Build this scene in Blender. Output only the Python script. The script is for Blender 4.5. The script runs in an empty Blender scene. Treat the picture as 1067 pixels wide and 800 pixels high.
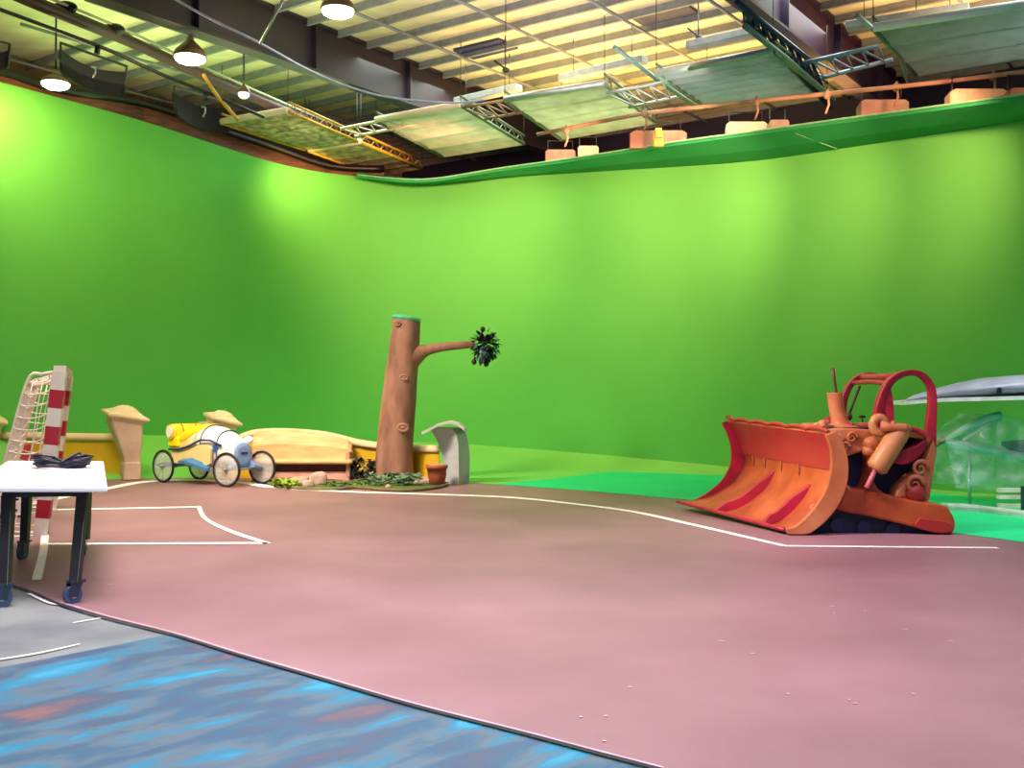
import bpy, math, random
from mathutils import Vector as V, Matrix, noise
random.seed(7)
SC = bpy.context.scene
COL = SC.collection
PI = math.pi
# ------------------------------------------------------------------ camera, world, lights, exposure
F, CH = 1100.0, 1.65
A = math.atan(15.0 / F)
cd = bpy.data.cameras.new('camera'); cam = bpy.data.objects.new('camera', cd); COL.objects.link(cam)
cd.sensor_width = 36; cd.sensor_fit = 'HORIZONTAL'; cd.lens = 36 * F / 1067; cd.clip_end = 200
cam.location = (0, 0, CH); cam.rotation_euler = (PI / 2 + A, 0, 0)
SC.camera = cam
SC.view_settings.view_transform = 'Standard'; SC.view_settings.look = 'None'
SC.view_settings.exposure = 0.0; SC.view_settings.gamma = 1.0
try: SC.view_settings.use_curve_mapping = False
except Exception: pass
w = bpy.data.worlds.new('world'); SC.world = w; w.use_nodes = True
w.node_tree.nodes['Background'].inputs[0].default_value = (0.26, 0.76, 1.0, 1)
w.node_tree.nodes['Background'].inputs[1].default_value = 0.33

def ray(x, y):
    fw = V((0, math.cos(A), math.sin(A))); up = V((0, -math.sin(A), math.cos(A)))
    return fw + V((1, 0, 0)) * ((x - 533.5) / F) + up * ((400 - y) / F)
def P(x, y, z=0.0):
    d = ray(x, y); return V((0, 0, CH)) + d * ((z - CH) / d.z)
def Q(x, y, D):
    d = ray(x, y); return V((0, 0, CH)) + d * (D / d.y)

def lamp(kind, loc, target, energy, color, size=1.0, size_y=None, spot=60, blend=1.0):
    d = bpy.data.lights.new(kind.lower() + '_light', kind); d.energy = energy; d.color = color
    if kind == 'AREA':
        d.shape = 'RECTANGLE'; d.size = size; d.size_y = size_y or size
    else:
        d.shadow_soft_size = size
    if kind == 'SPOT': d.spot_size = math.radians(spot); d.spot_blend = blend
    o = bpy.data.objects.new(kind.lower() + '_light', d); COL.objects.link(o); o.location = loc
    o.rotation_euler = (V(target) - V(loc)).to_track_quat('-Z', 'Y').to_euler()
    return o
# stage lighting rigs overhead, above the frame, and two added fill lamps
def rig(loc, target, e, col, sx, sy, spread):
    o = lamp('AREA', loc, target, e, col, sx, sy); o.data.spread = math.radians(spread); return o
rig((-5.5, 13.0, 8.8), (-5.6, 16.0, 0), 460, (1.0, 0.80, 0.64), 3, 3, 95)
rig((-2.8, 8.0, 8.8), (-2.4, 9.0, 0), 430, (1.0, 0.82, 0.90), 4, 4, 95)
rig((0.8, 3.0, 7.5), (-0.3, 5.2, 0), 420, (0.90, 0.84, 1.0), 5, 4, 105)
rig((-4.0, 10.0, 6.6), (3.6, 13.6, 0.7), 70, (1.0, 0.86, 0.80), 1.5, 1.5, 34)
rig((-7.5, 14.5, 7.6), (-3.0, 21.0, 1.2), 170, (1.0, 0.84, 0.66), 2, 2, 60)
rig((4.6, 8.2, 8.8), (5.0, 9.4, 0), 90, (0.95, 0.50, 1.0), 2, 2, 80)  # violet lamp added to tint the floor purple on this side
rig((7.0, 11.5, 8.4), (7.6, 15.2, 0), 65, (0.9, 0.95, 1.0), 1.5, 1.5, 55)  # fill lamp added to brighten the wing, rack and floor behind the kerb
# wall washers aimed at the green wall
def washer(px, py, D, dist, e, col, spot=75, z=7.9, r=.25):
    t = Q(px, py, D); s = t + V((-t.x * 0.02, -dist, 0)); s.z = z
    lamp('SPOT', s, t, e, col, r, spot=spot)
WC = (1.0, 0.42, 0.27)
washer(15, 150, 22.0, 1.5, 1100, (1, .55, .22), 115, z=7.9)
washer(20, 250, 22.0, 4.5, 700, WC, 100, z=7.2)
washer(318, 190, 26.2, 0.9, 330, (1, .55, .2), 130, z=7.35)
washer(465, 240, 27.0, 5.0, 2200, WC, 96, z=7.0)
washer(600, 250, 25.4, 4.6, 900, WC, 96, z=6.9)
washer(700, 235, 24.0, 4.4, 1600, WC, 96, z=6.8)
washer(800, 245, 22.0, 4.2, 1050, WC, 96, z=6.8)  # extra washer added to fill the dark gap between its neighbours
washer(910, 235, 20.0, 4.0, 1300, WC, 98, z=6.7)
washer(1080, 240, 17.6, 3.6, 800, WC, 90, z=6.2)
# unseen area lamps added to brighten the roof deck from below
lamp('AREA', (3.5, 23.0, 7.95), (3.5, 23.0, 9.3), 520, (1.0, 0.57, 0.15), 8, 4)
lamp('AREA', (9.0, 18.5, 7.9), (9.0, 18.5, 9.3), 260, (1.0, 0.58, 0.26), 4, 3)
lamp('AREA', (1.0, 19.0, 7.6), (1.0, 20.5, 9.3), 100, (1.0, 0.80, 0.74), 5, 2)
lamp('AREA', (-6.5, 21.5, 8.2), (-6.5, 21.5, 9.3), 150, (0.74, 1.0, 0.42), 6, 5)
# unseen lamps added above the fabric panels to brighten their undersides
for lx, ly, e in ((-4.0, 24.0, 190), (-0.5, 23.4, 190), (2.0, 22.2, 190), (4.8, 20.0, 200), (9.0, 16.8, 210)):
    lamp('AREA', (lx, ly, 8.95), (lx, ly, 0), e, (0.85, 1.0, 0.85), 3, 3)

# ------------------------------------------------------------------ materials
def lin(c):
    return tuple(((v / 255) / 12.92 if v / 255 <= 0.04045 else ((v / 255 + 0.055) / 1.055) ** 2.4) for v in c)
MC = {}
def mat(name, col, rough=0.6, metal=0.0, var=0.12, scale=6.0, bump=0.0, bscale=40.0, col2=None, stretch=(1, 1, 1), rot=0.0, spec=0.5, emit=None, alpha=None, lo=.35, hi=.65, detail=4):
    if name in MC: return MC[name]
    m = bpy.data.materials.new(name); m.use_nodes = True; nt = m.node_tree; n = nt.nodes; L = nt.links
    b = n['Principled BSDF']
    c1 = lin(col); c2 = lin(col2) if col2 else tuple(v * (1 - var * 2) for v in c1)
    tc = n.new('ShaderNodeTexCoord'); mp = n.new('ShaderNodeMapping'); mp.inputs['Scale'].default_value = stretch; mp.inputs['Rotation'].default_value = (0, 0, rot)
    L.new(tc.outputs['Object'], mp.inputs[0])
    nz = n.new('ShaderNodeTexNoise'); nz.inputs['Scale'].default_value = scale; nz.inputs['Detail'].default_value = detail
    L.new(mp.outputs[0], nz.inputs[0])
    cr = n.new('ShaderNodeValToRGB'); cr.color_ramp.elements[0].position = lo; cr.color_ramp.elements[1].position = hi
    cr.color_ramp.elements[0].color = (*c2, 1); cr.color_ramp.elements[1].color = (*c1, 1)
    L.new(nz.outputs[0], cr.inputs[0]); L.new(cr.outputs[0], b.inputs['Base Color'])
    b.inputs['Roughness'].default_value = rough; b.inputs['Metallic'].default_value = metal
    b.inputs['Specular IOR Level'].default_value = spec
    if bump:
        n2 = n.new('ShaderNodeTexNoise'); n2.inputs['Scale'].default_value = bscale; n2.inputs['Detail'].default_value = 5
        L.new(mp.outputs[0], n2.inputs[0])
        bp = n.new('ShaderNodeBump'); bp.inputs['Strength'].default_value = bump; bp.inputs['Distance'].default_value = 0.03
        L.new(n2.outputs[0], bp.inputs['Height']); L.new(bp.outputs[0], b.inputs['Normal'])
    if emit:
        b.inputs['Emission Color'].default_value = (*emit[0], 1); b.inputs['Emission Strength'].default_value = emit[1]
    if alpha is not None: b.inputs['Alpha'].default_value = alpha
    MC[name] = m; return m
def multi(name, stops, scale, rough, stretch=(1, 1, 1), rot=0.0, detail=6, bump=0.0, spec=0.4, dist=0.0, coord='Object', tex=False):
    m = bpy.data.materials.new(name); m.use_nodes = True; nt = m.node_tree; n = nt.nodes; L = nt.links; b = n['Principled BSDF']
    tc = n.new('ShaderNodeTexCoord'); mp = n.new('ShaderNodeMapping'); mp.inputs['Scale'].default_value = stretch; mp.inputs['Rotation'].default_value = (0, 0, rot)
    if tex: mp.vector_type = 'TEXTURE'
    L.new(tc.outputs[coord], mp.inputs[0])
    nz = n.new('ShaderNodeTexNoise'); nz.inputs['Scale'].default_value = scale; nz.inputs['Detail'].default_value = detail; nz.inputs['Distortion'].default_value = dist
    L.new(mp.outputs[0], nz.inputs[0])
    cr = n.new('ShaderNodeValToRGB'); e = cr.color_ramp.elements
    e[0].position = stops[0][0]; e[0].color = (*lin(stops[0][1]), 1); e[1].position = stops[-1][0]; e[1].color = (*lin(stops[-1][1]), 1)
    for p, c in stops[1:-1]:
        q = e.new(p); q.color = (*lin(c), 1)
    L.new(nz.outputs[0], cr.inputs[0]); L.new(cr.outputs[0], b.inputs['Base Color']); b.inputs['Roughness'].default_value = rough
    b.inputs['Specular IOR Level'].default_value = spec
    if bump:
        bp = n.new('ShaderNodeBump'); bp.inputs['Strength'].default_value = bump; bp.inputs['Distance'].default_value = 0.02
        L.new(nz.outputs[0], bp.inputs['Height']); L.new(bp.outputs[0], b.inputs['Normal'])
    MC[name] = m; return m

M_green = mat('chroma_green_paint', (90, 182, 82), 0.75, var=0.03, scale=0.5, spec=0.15)
M_greenfloor = mat('light_green_floor_paint', (122, 205, 92), 0.6, var=0.04, scale=0.6, spec=0.2)
M_turq = mat('turquoise_lit_green_floor', (30, 226, 140), 0.5, var=0.06, scale=0.7, spec=0.3)
M_brown = multi('terracotta_floor_paint', [(0.3, (134, 98, 104)), (0.5, (146, 108, 114)), (0.7, (157, 118, 124))], 0.6, 0.46, detail=9, spec=0.35)
M_blue = multi('mottled_blue_floor_paint', [(0.28, (126, 90, 92)), (0.38, (74, 80, 108)), (0.46, (52, 92, 122)), (0.52, (88, 104, 120)), (0.58, (38, 116, 148)), (0.68, (54, 150, 182))], 3.2, 0.42, stretch=(2.8, 1.0, 1), rot=0.85, detail=9, dist=0.3, spec=0.4, tex=True)
M_concrete = mat('grey_blue_floor', (138, 146, 142), 0.5, col2=(108, 116, 120), scale=1.4, detail=7)
M_line = mat('white_line_paint', (255, 250, 246), 0.6, var=0.03)
M_deck = mat('roof_insulation', (236, 226, 190), 0.8, col2=(214, 202, 166), scale=0.9, stretch=(1, 3, 1), rot=-0.62, bump=0.3, bscale=2)
M_purlin = mat('grey_purlin_steel', (128, 134, 142), 0.55, var=0.1)
M_beam = mat('dark_beam_paint', (46, 32, 44), 0.6, col2=(32, 24, 40), scale=0.8)
M_dark = mat('black_drape', (22, 22, 34), 0.9)
M_outer = mat('beige_outer_wall', (150, 118, 92), 0.8, var=0.1, scale=1)
M_navy = mat('navy_outer_wall', (34, 30, 62), 0.8, var=0.1, scale=1)
M_wood = mat('brown_board', (112, 74, 56), 0.7, col2=(80, 52, 42), scale=3, stretch=(1, 1, 5))
M_alu = mat('aluminium', (176, 186, 186), 0.35, metal=0.6, var=0.08)
M_slat = mat('grey_green_slat', (205, 210, 186), 0.6, var=0.1, scale=3)
M_slat2 = mat('pale_striped_slat', (206, 196, 160), 0.6, col2=(140, 138, 110), scale=5, stretch=(1, 1, 1))
M_slat3 = mat('slate_grey_slat', (160, 172, 172), 0.6, var=0.08, scale=3)
def translucent(m, k=.5):
    nt = m.node_tree; b = nt.nodes['Principled BSDF']; tr = nt.nodes.new('ShaderNodeBsdfTranslucent'); mx = nt.nodes.new('ShaderNodeMixShader'); mx.inputs[0].default_value = k
    nt.links.new(b.inputs['Base Color'].links[0].from_socket, tr.inputs[0]); out = [n for n in nt.nodes if n.type == 'OUTPUT_MATERIAL'][0]
    nt.links.new(b.outputs[0], mx.inputs[1]); nt.links.new(tr.outputs[0], mx.inputs[2]); nt.links.new(mx.outputs[0], out.inputs[0])
for m_ in (M_slat, M_slat2, M_slat3): translucent(m_)
M_yellowrail = mat('yellow_rail', (206, 160, 54), 0.5)
M_redsteel = mat('dark_red_steel', (70, 24, 30), 0.6, col2=(38, 16, 32), scale=0.6)
M_black = mat('black_metal', (18, 18, 24), 0.45)
M_cable = mat('pale_blue_cable', (150, 160, 200), 0.5)
M_lampw = mat('lit_lamp', (255, 246, 226), 0.5, emit=((1.0, 0.90, 0.72), 14.0))
M_lampd = mat('dim_lamp', (240, 244, 255), 0.5, emit=((0.85, 0.92, 1.0), 1.2))
M_shade = mat('lamp_shade_metal', (120, 96, 70), 0.4, metal=0.3)
M_white = mat('white_table_top', (250, 250, 252), 0.4, var=0.02)
M_cream = mat('cream_coping', (232, 212, 170), 0.7, col2=(214, 188, 146), scale=2)
M_stone = mat('pink_cream_plaster', (214, 186, 158), 0.75, col2=(192, 162, 138), scale=2.5)
M_stone2 = mat('grey_white_plaster', (196, 200, 202), 0.7, col2=(176, 182, 186), scale=2)
M_yellow = mat('mustard_wall_paint', (222, 176, 22), 0.7, var=0.06, scale=2)
M_bench = mat('pale_peach_bench', (232, 186, 128), 0.6, col2=(212, 160, 108), scale=2, stretch=(1, 1, 6))
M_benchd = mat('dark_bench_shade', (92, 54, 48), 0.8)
M_benchb = mat('dusty_pink_plinth', (196, 144, 124), 0.75, col2=(170, 120, 108), scale=4)
M_trunk = multi('tree_bark', [(0.3, (104, 70, 58)), (0.48, (144, 100, 82)), (0.6, (160, 116, 94)), (0.75, (134, 88, 80))], 3.0, 0.8, stretch=(1, 1, 0.35), bump=0.6, detail=7)
M_mint = mat('mint_green_paint', (70, 200, 140), 0.6)
M_leafd = mat('dark_teal_leaf', (18, 44, 44), 0.5, col2=(50, 22, 30), scale=9)
M_leaft = mat('teal_leaf', (54, 104, 104), 0.5, var=0.2, scale=9)
M_leafg = mat('green_leaf', (92, 130, 60), 0.6, var=0.2, scale=9)
M_leafgr = mat('grey_green_leaf', (112, 146, 112), 0.6, var=0.2, scale=9)
M_lime = mat('lime_leaf', (150, 176, 50), 0.6, var=0.15, scale=9)
M_grass = mat('grass_mat', (96, 118, 44), 0.9, col2=(70, 92, 38), scale=12, bump=0.6, bscale=80)
M_hem = mat('mat_hem', (120, 110, 70), 0.8)
M_rock = mat('pale_pink_rock', (208, 176, 158), 0.8, col2=(166, 136, 124), scale=6, bump=0.4, bscale=8)
M_terra = mat('terracotta', (176, 92, 64), 0.7, col2=(156, 74, 54), scale=4)
M_soil = mat('soil', (200, 140, 110), 0.9)
M_carw = mat('white_car_paint', (238, 234, 226), 0.3, var=0.03)
M_cary = mat('yellow_car_paint', (246, 214, 40), 0.35, var=0.05, scale=3)
M_carc = mat('cream_car_paint', (232, 206, 140), 0.35, var=0.05, scale=3)
M_carb = mat('blue_car_paint', (62, 126, 178), 0.35, var=0.08, scale=3)
M_carlb = mat('periwinkle_car_paint', (132, 158, 212), 0.35, var=0.05, scale=3)
M_navyb = mat('navy_stripe', (34, 48, 110), 0.4)
M_tyre = mat('black_tyre', (22, 22, 30), 0.6)
M_rim = mat('grey_rim', (150, 152, 160), 0.3, metal=0.5)
M_disc = mat('clear_wheel_disc', (230, 226, 222), 0.25, var=0.02, alpha=0.28)
M_post_w = mat('grey_white_post', (206, 200, 182), 0.5, var=0.04)
M_post_r = mat('crimson_post_band', (158, 12, 34), 0.45, var=0.06)
M_net = mat('white_net_cord', (238, 226, 204), 0.8, var=0.03)
M_tube = mat('cream_tube', (232, 218, 190), 0.5, var=0.04)
M_orange = multi('orange_dozer_paint', [(0.3, (132, 50, 22)), (0.5, (162, 70, 32)), (0.7, (184, 92, 48))], 2.0, 0.5, detail=6, bump=0.15)
M_orangel = multi('pale_orange_dozer_paint', [(0.3, (166, 88, 48)), (0.5, (184, 106, 64)), (0.7, (198, 126, 84))], 2.5, 0.5, detail=5, bump=0.1)
M_peach = mat('peach_dozer_paint', (198, 132, 78), 0.45, var=0.08, scale=4)
M_crim = mat('crimson_dozer_paint', (172, 24, 52), 0.4, col2=(140, 18, 40), scale=4)
M_redor = mat('red_orange_paint', (160, 28, 34), 0.5, col2=(156, 50, 38), scale=3)
M_dblue = mat('deep_blue_track_and_shade', (16, 28, 78), 0.6, col2=(8, 10, 26), scale=3)  # dark tracks, and the dozer's deep blue shade put into colour
M_rose = mat('rose_rod', (214, 112, 130), 0.4)
M_grim = mat('brown_black_grime', (70, 30, 26), 0.6)
M_wing = mat('silver_grey_wing', (164, 166, 184), 0.4, col2=(140, 142, 164), scale=2)
M_wingw = mat('white_wing_edge', (224, 230, 224), 0.4)
M_film = mat('clear_plastic_film', (235, 250, 246), 0.12, col2=(120, 200, 176), scale=2.2, stretch=(1, 1, 3), alpha=0.30, bump=0.8, bscale=3)  # whitish streaks put the film's highlights into its colour
M_aqua = mat('pale_aqua_hull', (190, 220, 214), 0.35, col2=(130, 190, 178), scale=3)
M_kerb = mat('pale_grey_kerb', (190, 204, 190), 0.6)
M_pink = mat('pink_red_plastic', (214, 60, 84), 0.5, var=0.2, scale=8)
M_tungsten = mat('pale_lamp_housing', (176, 146, 110), 0.5, col2=(120, 80, 66), scale=1.5)

# ------------------------------------------------------------------ mesh builder
W = {}
class MB:
    def __init__(s): s.v = []; s.f = []; s.m = []; s.sm = []; s.mi = 0
    def add(s, vs, fs, smooth=False):
        o = len(s.v); s.v += [V(p) for p in vs]
        for f in fs: s.f.append([i + o for i in f]); s.m.append(s.mi); s.sm.append(smooth)
        return s
    def hexa(s, c):   # 8 corners: bottom 0-3, top 4-7
        return s.add(c, [(3, 2, 1, 0), (4, 5, 6, 7), (0, 1, 5, 4), (1, 2, 6, 5), (2, 3, 7, 6), (3, 0, 4, 7)])
    def box(s, c, h, rz=0.0, tilt=None, bev=0.0):
        R = Matrix.Rotation(rz, 3, 'Z')
        if tilt: R = R @ tilt
        c = V(c); hx, hy, hz = h
        if bev <= 0:
            return s.hexa([c + R @ V((x * hx, y * hy, z * hz)) for z in (-1, 1) for x, y in ((-1, -1), (1, -1), (1, 1), (-1, 1))])
        b = min(bev, hx * .9, hy * .9, hz * .9); secs = []
        for z, k in ((-hz, b), (-hz + b, 0), (hz - b, 0), (hz, b)):
            ring = []
            for sx, sy, o in ((-1, -1, 0), (1, -1, 1), (1, 1, 0), (-1, 1, 1)):
                X, Y = hx - k, hy - k
                p1, p2 = (sx * X, sy * (Y - b)), (sx * (X - b), sy * Y)
                for p in ((p1, p2) if o == 0 else (p2, p1)): ring.append(c + R @ V((p[0], p[1], z)))
            secs.append(ring)
        return s.loft(secs, smooth=False)
    def loft(s, secs, closed=True, caps=True, smooth=True, loop=False):
        n = len(secs[0]); fs = []
        vs = [p for r in secs for p in r]; K = len(secs)
        for k in range(K if loop else K - 1):
            a, b = k * n, ((k + 1) % K) * n
            for i in range(n if closed else n - 1):
                j = (i + 1) % n; fs.append((a + i, a + j, b + j, b + i))
        o = len(s.v); s.add(vs, fs, smooth)
        if closed and caps and not loop:
            s.add([], []); s.f.append([o + i for i in range(n)][::-1]); s.m.append(s.mi); s.sm.append(False)
            s.f.append([o + (K - 1) * n + i for i in range(n)]); s.m.append(s.mi); s.sm.append(False)
        return s
    def tube(s, pts, r, n=8, loop=False, flat=1.0, upv=None):
        pts = [V(p) for p in pts]; K = len(pts)
        rs = r if isinstance(r, (list, tuple)) else [r] * K
        secs = []; up = V(upv) if upv else None
        for i, p in enumerate(pts):
            if loop: t = pts[(i + 1) % K] - pts[i - 1]
            else: t = pts[min(i + 1, K - 1)] - pts[max(i - 1, 0)]
            t.normalize()
            if up is None: up = V((0, 0, 1)) if abs(t.z) < 0.9 else V((1, 0, 0))
            a = t.cross(up)
            if a.length < 1e-4: a = t.cross(V((1, 0.3, 0)))
            a.normalize(); b = a.cross(t).normalized()
            if not upv: up = b
            secs.append([p + a * (math.cos(q) * rs[i]) + b * (math.sin(q) * rs[i] * flat) for q in [2 * PI * k / n for k in range(n)]])
        return s.loft(secs, loop=loop)
    def prism(s, poly, ext, smooth=False):
        poly = [V(p) for p in poly]; e = V(ext)
        return s.loft([poly, [p + e for p in poly]], smooth=smooth)
    def ball(s, c, r, nu=14, nv=9, M=None, nz=0.0, seed=0):
        c = V(c); R = V(r) if not isinstance(r, (int, float)) else V((r, r, r)); secs = []
        for j in range(nv + 1):
            th = -PI / 2 + PI * j / nv; cth = max(math.cos(th), 0.02)
            ring = []
            for i in range(nu):
                d = V((cth * math.cos(2 * PI * i / nu), cth * math.sin(2 * PI * i / nu), math.sin(th)))
                k = 1 + nz * noise.noise(d * 1.7 + V((seed, 0, 0)))
                p = V((d.x * R.x, d.y * R.y, d.z * R.z)) * k
                if M: p = M @ p
                ring.append(c + p)
            secs.append(ring)
        return s.loft(secs)
    def leaf(s, c, d, L, wd, up=None):
        d = V(d).normalized(); a = d.cross(up or V((0, 0, 1)))
        if a.length < .1: a = d.cross(V((1, 0, 0)))
        a.normalize(); b = a.cross(d); c = V(c)
        vs = [c, c + d * L * .35 + a * wd * .5 - b * L * .05, c + d * L * .75 + a * wd * .4 - b * L * .12, c + d * L - b * L * .3,
              c + d * L * .75 - a * wd * .4 - b * L * .12, c + d * L * .35 - a * wd * .5 - b * L * .05, c + d * L * .4 + b * L * .05]
        return s.add(vs, [(0, 1, 6), (1, 2, 6), (2, 3, 6), (3, 4, 6), (4, 5, 6), (5, 0, 6)], False)
    def build(s, name, mats, parent=None, local=False, origin=None, sub=0, bev=0):
        if not isinstance(mats, (list, tuple)): mats = [mats]
        if parent is not None: Wp = W[parent.name]
        else: Wp = Matrix.Identity(4)
        vs = s.v
        if parent is None:
            if origin is None:
                xs = [p.x for p in vs]; ys = [p.y for p in vs]; zs = [p.z for p in vs]
                origin = V(((min(xs) + max(xs)) / 2, (min(ys) + max(ys)) / 2, min(zs)))
            vs = [p - origin for p in vs]
        elif not local:
            inv = Wp.inverted(); vs = [inv @ p for p in vs]
        me = bpy.data.meshes.new(name); me.from_pydata([tuple(p) for p in vs], [], s.f)
        for m in mats: me.materials.append(m)
        for p, mi, sm in zip(me.polygons, s.m, s.sm): p.material_index = mi; p.use_smooth = sm
        me.update()
        o = bpy.data.objects.new(name, me); COL.objects.link(o)
        if parent is None: o.location = origin; W[o.name] = Matrix.Translation(origin)
        else: o.parent = parent; W[o.name] = Wp.copy()
        import bmesh
        bm = bmesh.new(); bm.from_mesh(me); bmesh.ops.recalc_face_normals(bm, faces=bm.faces); bm.to_mesh(me); bm.free()
        if bev:
            b = o.modifiers.new('bevel', 'BEVEL'); b.width = bev; b.segments = 2; b.limit_method = 'ANGLE'
        if sub:
            q = o.modifiers.new('sub', 'SUBSURF'); q.levels = sub; q.render_levels = sub
        return o
def thing(name, label, cat, loc, rz=0, group=None):
    o = bpy.data.objects.new(name, None); COL.objects.link(o); o.location = loc; o.rotation_euler = (0, 0, rz)
    o.empty_display_size = 0.2
    W[o.name] = Matrix.Translation(V(loc)) @ Matrix.Rotation(rz, 4, 'Z')
    return tag(o, label, cat, group)
def tag(o, label, cat, group=None):
    o['label'] = label; o['category'] = cat
    if group: o['group'] = group
    return o
def struct(o): o['kind'] = 'structure'; return o
def interp(tab, x):
    if x <= tab[0][0]: return tab[0][1:]
    for a, b in zip(tab, tab[1:]):
        if x <= b[0]:
            t = (x - a[0]) / (b[0] - a[0]); return tuple(p + (q - p) * t for p, q in zip(a[1:], b[1:]))
    return tab[-1][1:]
def smooth_path(pts, n=6):   # catmull-rom
    pts = [V(p) for p in pts]; out = []
    for i in range(len(pts) - 1):
        p0, p1, p2, p3 = pts[max(i - 1, 0)], pts[i], pts[i + 1], pts[min(i + 2, len(pts) - 1)]
        for k in range(n):
            t = k / n
            out.append(0.5 * ((2 * p1) + (p2 - p0) * t + (2 * p0 - 5 * p1 + 4 * p2 - p3) * t * t + (3 * p1 - p0 - 3 * p2 + p3) * t ** 3))
    out.append(pts[-1]); return out
def zof(y, D): return Q(533.5, y, D).z

# ------------------------------------------------------------------ floor
b = MB(); b.add([(-40, -8, 0), (40, -8, 0), (40, 45, 0), (-40, 45, 0)], [(0, 1, 2, 3)])
struct(b.build('floor', M_concrete))
#            px    D   ykink  ytop
cyc = [(-260, 17.0, 463, 40), (-100, 19.6, 452, 62), (0, 22.0, 452, 85), (150, 24.6, 453, 126), (290, 26.4, 457, 172), (340, 27.0, 459, 181), (400, 27.4, 460, 186), (450, 27.4, 461, 189), (495, 27.0, 463, 187),
       (620, 25.2, 473, 179), (760, 23.0, 486, 170), (870, 21.0, 500, 156), (975, 19.0, 512, 140), (1067, 17.5, 519, 125), (1250, 14.6, 539, 95), (1500, 11.5, 575, 50)]
brow = [(-260, 535), (-100, 518), (0, 508), (60, 502), (150, 498), (300, 497), (400, 499), (495, 503), (620, 512), (730, 522), (850, 536), (1000, 556), (1067, 565), (1250, 590), (1500, 640)]
mrow = [(-260, 500), (-100, 485), (0, 478), (150, 475), (300, 478), (400, 482), (495, 490), (620, 490), (760, 495), (870, 502), (975, 514), (1067, 522), (1250, 543), (1500, 582)]
KN, MN, BN, TN = [], [], [], []
for i in range(0, 89):
    x = -260 + i * 20
    D, yk, yt = interp(cyc, x); yb = interp(brow, x)[0]; ym = interp(mrow, x)[0]
    k = Q(x, yk, D); k.z = max(k.z, 0.012); KN.append(k)
    t = Q(x, yt, D); TN.append(t)
    B0 = P(x, yb, 0.008); BN.append(B0)
    m0 = P(x, ym, 0.010)
    if m0.y > D - 0.9: m0 = Q(x, ym, D - 0.9)
    m0.z = max(m0.z, 0.010)
    MN.append(m0)
def sm(L, it=5):
    for _ in range(it): L = [L[0]] + [(L[i - 1] + L[i] * 2 + L[i + 1]) / 4 for i in range(1, len(L) - 1)] + [L[-1]]
    return L
TN = sm(TN, 3); KN = sm(KN, 3)
b = MB(); rows = []
for j in range(13):
    t = j / 12; rows.append([k.lerp(tt, t) for k, tt in zip(KN, TN)])
b.loft(rows, closed=False, smooth=True)
# back thickness
b.loft([TN, [p + V((0, 0.12, 0)) for p in TN], [V((p.x, p.y + .12, 0)) for p in KN]], closed=False, smooth=False)
struct(b.build('wall_back', M_green))
b = MB(); b.loft([BN, MN], closed=False, smooth=True); struct(b.build('floor_green', M_greenfloor))
b = MB(); b.loft([MN, KN], closed=False, smooth=True); struct(b.build('trim_cove', M_greenfloor))
# green floor in brighter turquoise light, put into its colour
t0 = [i for i in range(89) if -260 + i * 20 >= 520]
b = MB(); top = []; bot = []
for i in t0:
    x = -260 + i * 20; k = min(1, (x - 520) / 120)
    bot.append(BN[i] + V((0, 0, .004))); top.append(BN[i].lerp(MN[i], 0.05 + 0.93 * k) + V((0, 0, .004)))
b.loft([bot, top], closed=False, smooth=False); struct(b.build('floor_turquoise', M_turq))
# brown floor
front = [(-260, 560), (0, 606), (30, 615), (62, 629), (110, 643), (178, 660), (250, 682), (330, 705), (430, 734), (540, 762), (620, 783), (690, 801), (900, 870), (1300, 1010)]
def poly_between(lo, hi, z, m, name):
    b = MB(); b.add(lo + hi[::-1], [tuple(range(len(lo) + len(hi)))]); return struct(b.build(name, m))
fr = [P(x, y, 0.006) for x, y in front]
bk = [V((p.x, p.y + .02, .006)) for p in BN]
b = MB(); n = 60; xs = [i / n for i in range(n + 1)]
def at_t(L, t):
    k = t * (len(L) - 1); i = min(int(k), len(L) - 2); return L[i].lerp(L[i + 1], k - i)
def byx(L, px):   # point of polyline at a picture bearing
    for a, c in zip(L, L[1:]):
        ra, rc = a.x / a.y * F + 533.5, c.x / c.y * F + 533.5
        if ra <= px <= rc: return a.lerp(c, (px - ra) / (rc - ra + 1e-9))
    return L[0] if px < L[0].x / L[0].y * F + 533.5 else L[-1]
pxs = [-250 + i * 10 for i in range(150)]
b.loft([[byx(fr, x) for x in pxs], [byx(bk, x) for x in pxs]], closed=False, smooth=False)
struct(b.build('floor_brown', M_brown))
# blue painted floor
b = MB(); ed = [(178, 660), (250, 682), (330, 705), (430, 734), (540, 762), (620, 783), (690, 801), (900, 870), (1300, 1010)]
pl = [P(x, y, .004) for x, y in ed] + [P(1300, 1500, .004), P(-400, 1500, .004), P(-400, 775, .004), P(0, 695, .004), P(90, 678, .004)]
b.add(pl, [tuple(range(len(pl)))]); struct(b.build('floor_blue', M_blue))
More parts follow.
